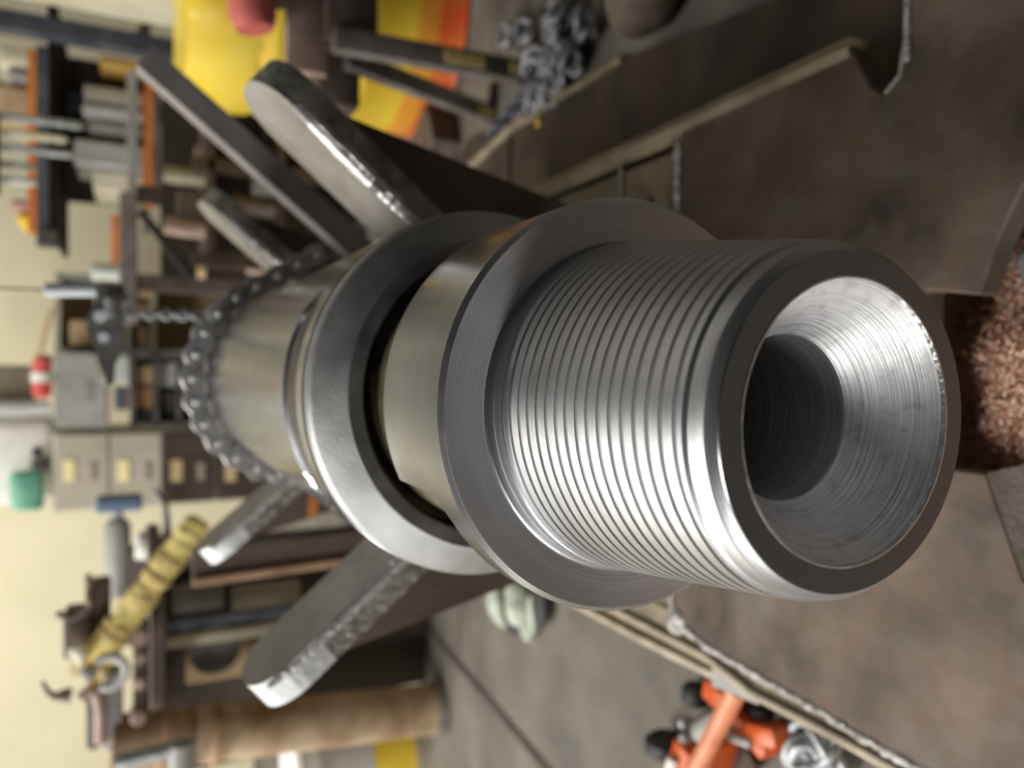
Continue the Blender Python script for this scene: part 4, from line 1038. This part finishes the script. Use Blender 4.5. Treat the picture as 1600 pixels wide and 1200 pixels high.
# things on the lower rack shelf
random.seed(21)
def rack_box(px0, px1, py0, py1, m, name, lab, cat, dy=0.06, d=0.3, bev=0.012):
    e = ext(px0, py0, px1, py1, Yk + dy)
    tag(obj(name, box(((e[0] + e[1]) / 2, Yk + dy + d / 2, (zz2 + e[3]) / 2), (e[1] - e[0], d, e[3] - zz2 - 0.001), bev=bev), m), lab, cat)
rack_box(130, 226, 137, 160, M_BEIGE, 'storage_bin', 'beige storage bin on the lower rack shelf nearest the post', 'bin')
rack_box(128, 226, 166, 186, M_LGREY, 'storage_bin', 'light grey storage bin second from the post', 'bin')
rack_box(138, 226, 192, 212, M_GREY, 'storage_bin', 'mid grey storage bin third from the post', 'bin')
rack_box(115, 226, 222, 262, mat('silver_bin', (176, 178, 176), (206, 208, 206), rough=0.4, metal=0.3, scale=10), 'silver_canister', 'silver canister with bright front on the lower rack shelf', 'canister', 0.02)
rack_box(145, 226, 268, 300, M_CREAM, 'storage_bin', 'cream bin at the end of the lower rack shelf', 'bin')
rack_box(155, 226, 90, 108, mat('mustard_carton', (190, 150, 70), (206, 168, 90), rough=0.7, scale=8), 'mustard_carton', 'small mustard carton right of the rack post', 'box', 0.02)
def up_box(px0, py0, py1, m, name, lab, cat, h=None):
    e = ext(px0, py0, 42, py1, Yk + 0.08)
    tag(obj(name, box(((e[0] + e[1]) / 2, Yk + 0.30, (zz + 0.011 + max(e[3], zz + 0.08)) / 2), (e[1] - e[0], 0.3, max(e[3], zz + 0.08) - zz - 0.012), bev=0.02), m, None), lab, cat)
up_box(-10, 62, 92, M_CREAM, 'cream_jug', 'cream jug on the upper rack shelf beside the post', 'jug')
up_box(4, 95, 118, M_GREY, 'grey_can', 'grey can on the upper rack shelf', 'can')
up_box(-10, 122, 178, M_TAN, 'tan_box', 'wide tan box on the upper rack shelf', 'box')
up_box(10, 305, 322, mat('dull_pink_box', (170, 130, 120), (186, 148, 138), rough=0.7, scale=8), 'pink_box', 'dull pink box at the end of the upper rack shelf', 'box')
up_box(20, 326, 345, M_YELLOW, 'yellow_can', 'small yellow can at the end of the upper rack shelf', 'can')
# hanging rods in front of the rack
Yq = 2.5
for (y0, y1, xe, w, lab, m) in ((183, 198, 132, 0.013, 'light grey hanging rod nearest the rack post', M_GALV), (205, 219, 106, 0.014, 'cream tinted hanging rod with rounded tip', M_CREAM), (229, 243, 118, 0.013, 'blue grey hanging rod above the silver canister', M_GALV), (250, 262, 58, 0.012, 'short grey hanging rod with dark bands', M_GREY), (272, 286, 58, 0.013, 'short pale hanging rod furthest from the post', M_LGREY)):
    b = PY(xe, y1, Yq); t = Vector((b.x, Yq, 1.9))
    bm = bmesh.new(); n = int((t.z - b.z) / 0.022); pts = []; rr = []
    for i in range(n + 1):
        pts.append(b.lerp(t, i / n)); rr.append(w * (1.0 if i % 2 else 0.82) * (0.6 if i == 0 else 1))
    tube(bm, pts, rr, 10)
    o = tag(obj('hanging_rod', bm, m, None, 50), lab, 'rod')
    o['group'] = 'rods hanging in front of the rack'
bm = slab(-12, 170, -4, 300, Yq - 0.03, 0.06, 0.003); tag(obj('rod_hanger', bm, M_DGREY), 'dark hanger bar the rods hang from', 'bar')
# grey horizontal rail with its end clamp, and the ribbed roll on it
Yl = 3.0
rl = thing('work_rail', 'grey steel work rail running across behind the hanging chain', 'rail', (PY(207, 400, Yl).x, Yl, 0))
e = ext(199, 110, 215, 320, Yl); co_(rl, 'rail', box(((e[0] + e[1]) / 2, Yl + 0.02, (e[2] + e[3]) / 2), (e[1] - e[0], 0.05, e[3] - e[2]), bev=0.004), M_GREY)
e = ext(186, 300, 215, 505, Yl); co_(rl, 'rail_end', box(((e[0] + e[1]) / 2, Yl + 0.03, (e[2] + e[3]) / 2), (e[1] - e[0], 0.08, e[3] - e[2]), bev=0.006), mat('warm_grey_steel', (120, 112, 108), (146, 138, 134), rough=0.5, metal=0.3, scale=12))
x = PY(207, 440, Yl).x; co_(rl, 'leg', box((x, Yl + 0.03, PY(215, 440, Yl).z / 2), (0.06, 0.06, PY(215, 440, Yl).z), bev=0.004), M_BROWN)
x = PY(207, 300, Yl).x; co_(rl, 'leg', box((x, Yl + 0.03, PY(215, 300, Yl).z / 2), (0.06, 0.06, PY(215, 300, Yl).z), bev=0.004), M_DARKPL)
e = ext(158, 410, 188, 438, Yl); bm = bmesh.new()
z0 = PY(186, 424, Yl).z; xc = (e[0] + e[1]) / 2; r0 = (e[1] - e[0]) / 2
prof = [(0, r0 * .95)]
for i in range(6): prof += [(0.010 + i * 0.0125, r0), (0.016 + i * 0.0125, r0 * 0.93)]
lathe(bm, prof + [(0.09, r0 * 0.9), (0.09, 0.0001)], 24, 'Z', (xc, Yl + 0.03, z0), cap0=True)
tag(obj('ribbed_roll', bm, mat('white_green_plastic', (196, 200, 188), (214, 218, 208), rough=0.5, scale=10), None, 40), 'white ribbed roll standing on the grey work rail', 'roll')
# cream locker at the top right
lk = thing('cream_locker', 'cream steel locker at the right in front of the rack', 'locker', (PY(200, 0, 2.35).x + 0.25, 2.6, 0))
pt = PY(289, 48, 2.87); x0 = pt.x; zt = PY(30, 6, 2.87).z; zb_ = pt.z
co_(lk, 'carcass', box((x0 + 0.30, 2.62, (zt + 0.6 + zb_) / 2), (0.6, 0.5, zt + 0.6 - zb_), bev=0.006), M_CREAM)
co_(lk, 'plinth', box((x0 + 0.33, 2.64, zb_ / 2), (0.50, 0.42, zb_), bev=0.004), M_DARKBG)

# ------------------------------------------------------------------ dark clutter between rack and stand
Yd = 2.32
dc = thing('scrap_bench', 'dark steel bench full of iron offcuts behind the right cradle arm', 'bench', (PY(300, 250, Yd).x, Yd, 0))
e = ext(250, 170, 560, 440, Yd + 0.35); zt = PY(252, 250, Yd + 0.35).z
co_(dc, 'back_panel', box(((e[0] + e[1]) / 2, Yd + 0.40, zt / 2), (e[1] - e[0], 0.02, zt)), M_DARKBG)
ztop2 = PY(300, 250, Yd).z
for z in (PY(330, 250, Yd).z, PY(440, 250, Yd).z):
    co_(dc, 'shelf_board', box(((e[0] + e[1]) / 2, Yd + 0.18, z), (e[1] - e[0] - 0.06, 0.40, 0.02), bev=0.002), M_DARKPL)
for x in (e[0] + 0.02, (e[0] + e[1]) / 2, e[1] - 0.02):
    co_(dc, 'leg', box((x, Yd, PY(300, 250, Yd).z / 2), (0.04, 0.04, PY(300, 250, Yd).z), bev=0.003), M_DARKPL)
co_(dc, 'brace', bar(PY(218, 330, Yd), PY(300, 430, Yd), 0.02, 0.025), M_BLACK)
zA, zB = PY(330, 250, Yd).z + 0.011, PY(440, 250, Yd).z + 0.011
random.seed(9)
def lumpd(px, py, r, base, m, name, lab, kind):
    x = PY(px, py, Yd).x
    bm = bmesh.new()
    if kind == 'ring': lathe(bm, [(0, r * .55), (0, r), (r * 0.7, r), (r * 0.7, r * .55), (0, r * .55)], 24, 'Z', (x, Yd + 0.08, base))
    elif kind == 'rod': tube(bm, [(x, Yd + 0.05, base), (x + 0.01, Yd + 0.06, base + r * 2.6)], r * 0.6, 14)
    else:
        bbox(bm, Vector((x, Yd + 0.08, base + r * .8)), (r * 1.9, r * 1.7, r * 1.6), None, r * 0.15)
    tag(obj(name, bm, m, None, 40), lab, 'casting' if kind != 'rod' else 'rod')
lumpd(0, 395, .03, zA, M_TAN, 'iron_ring', 'tan iron ring on the scrap bench beside the work rail leg', 'ring')
lumpd(0, 330, .045, zA, M_PINKB, 'pipe_offcut', 'upright pinkish pipe offcut on the upper board of the scrap bench', 'rod')
lumpd(0, 290, .05, zA, M_BROWN, 'iron_block', 'brown iron block on the upper board of the scrap bench', 'box')
lumpd(0, 240, .045, zA, mat('greenish_beige_iron', (146, 138, 114), (168, 160, 134), rough=0.6, metal=0.2, scale=14), 'pipe_offcut', 'upright greenish beige offcut on the upper board', 'rod')
lumpd(0, 200, .04, zA, M_PINKB, 'iron_ring', 'pinkish iron ring on the upper board', 'ring')
lumpd(0, 370, .05, zB, M_PINKB, 'iron_block', 'pinkish iron block on the lower board of the scrap bench', 'box')
lumpd(0, 330, .035, zB, M_RUSTBR, 'iron_ring', 'rust coloured iron ring on the lower board', 'ring')
lumpd(0, 280, .05, zB, M_BROWN, 'pipe_offcut', 'upright brown offcut on the lower board', 'rod')
lumpd(0, 235, .045, zB, M_GREY, 'iron_block', 'grey iron block on the lower board of the scrap bench', 'box')
lumpd(0, 195, .04, zB, M_RUSTBR, 'pipe_offcut', 'upright rusty offcut on the lower board', 'rod')

# grey gas bottle, blue tray, white lamp head beside the yellow sling
Yo = 2.75
gbt = thing('grey_bottle', 'grey gas bottle with domed shoulder between cabinet and yellow sling', 'bottle', (PY(185, 860, Yo).x, Yo, 0))
e = ext(163, 818, 205, 900, Yo)
# lies on its side on a bracket, mouth towards the cabinet
c0, c1 = PY(184, 900, Yo) - gbt.location, PY(184, 800, Yo) - gbt.location
rr = (e[3] - e[2]) / 2
bm = bmesh.new(); dd = c1 - c0; tube(bm, [c0 - dd * 0.3, c0, c0 + dd * 0.78, c0 + dd * 0.88, c0 + dd * 0.92, c0 + dd], [rr, rr, rr, rr * 0.75, rr * 0.4, rr * 0.4], 28); obj('bottle_body', bm, M_GREY, gbt, 40)
bm = bmesh.new(); bbox(bm, Vector((c0.x + 0.03, 0, (c0.z - rr) / 2)), (0.12, 0.12, c0.z - rr), bev=0.004); obj('stand_post', bm, M_BROWN, gbt)
e = ext(150, 775, 222, 796, Yo); bm = box(((e[0] + e[1]) / 2 - gbt.location.x, 0.0, (e[2] + e[3]) / 2), (e[1] - e[0], 0.12, e[3] - e[2]), bev=0.01); obj('blue_cap_ring', bm, M_BLUE, gbt, label='blue ring at the bottle mouth')
wl = thing('lamp_head', 'white lamp head on a thin grey arm beside the yellow sling', 'lamp', (PY(232, 853, 2.6).x, 2.6, 0))
c0, c1 = PY(212, 852, 2.6) - wl.location, PY(252, 852, 2.6) - wl.location
bm = bmesh.new(); tube(bm, [c0, c0.lerp(c1, .1), c0.lerp(c1, .9), c1], [0.035, 0.046, 0.046, 0.035], 22); obj('shade', bm, M_WHITE, wl, 40)
bm = bmesh.new(); tube(bm, [c1, PY(262, 838, 2.6) - wl.location, PY(258, 790, 2.6) - wl.location, PY(240, 765, 2.6) - wl.location], [0.012, 0.014, 0.012, 0.010], 10); obj('arm', bm, M_GREY, wl, 40)
bm = bmesh.new(); tube(bm, [c1 + Vector((0, 0.0, 0)), Vector((c1.x, 0, 0.0))], 0.015, 10); obj('pole', bm, M_DGREY, wl, 40)
# rust-edged channel beside the rear left cradle arm
a, b = PY(300, 884, 1.45), PY(560, 850, 1.45)
rb = thing('rust_channel', 'rust edged steel channel standing behind the left cradle arms', 'steel channel', (b.x, 1.45, 0))
bm = bmesh.new(); w = 0.012
pts = [a, b]; dd = (b - a).normalized(); e2 = b + dd * (b.z / abs(dd.z))
co_(rb, 'web', bar(a, e2 - dd * 0.0, 0.06, 0.014), M_SCALE)
co_(rb, 'rusty_lip', bar(a + Vector((-0.03, -0.012, 0)), e2 + Vector((-0.03, -0.012, 0)), 0.016, 0.02), M_RUSTBR)
print('objects', len(bpy.data.objects))
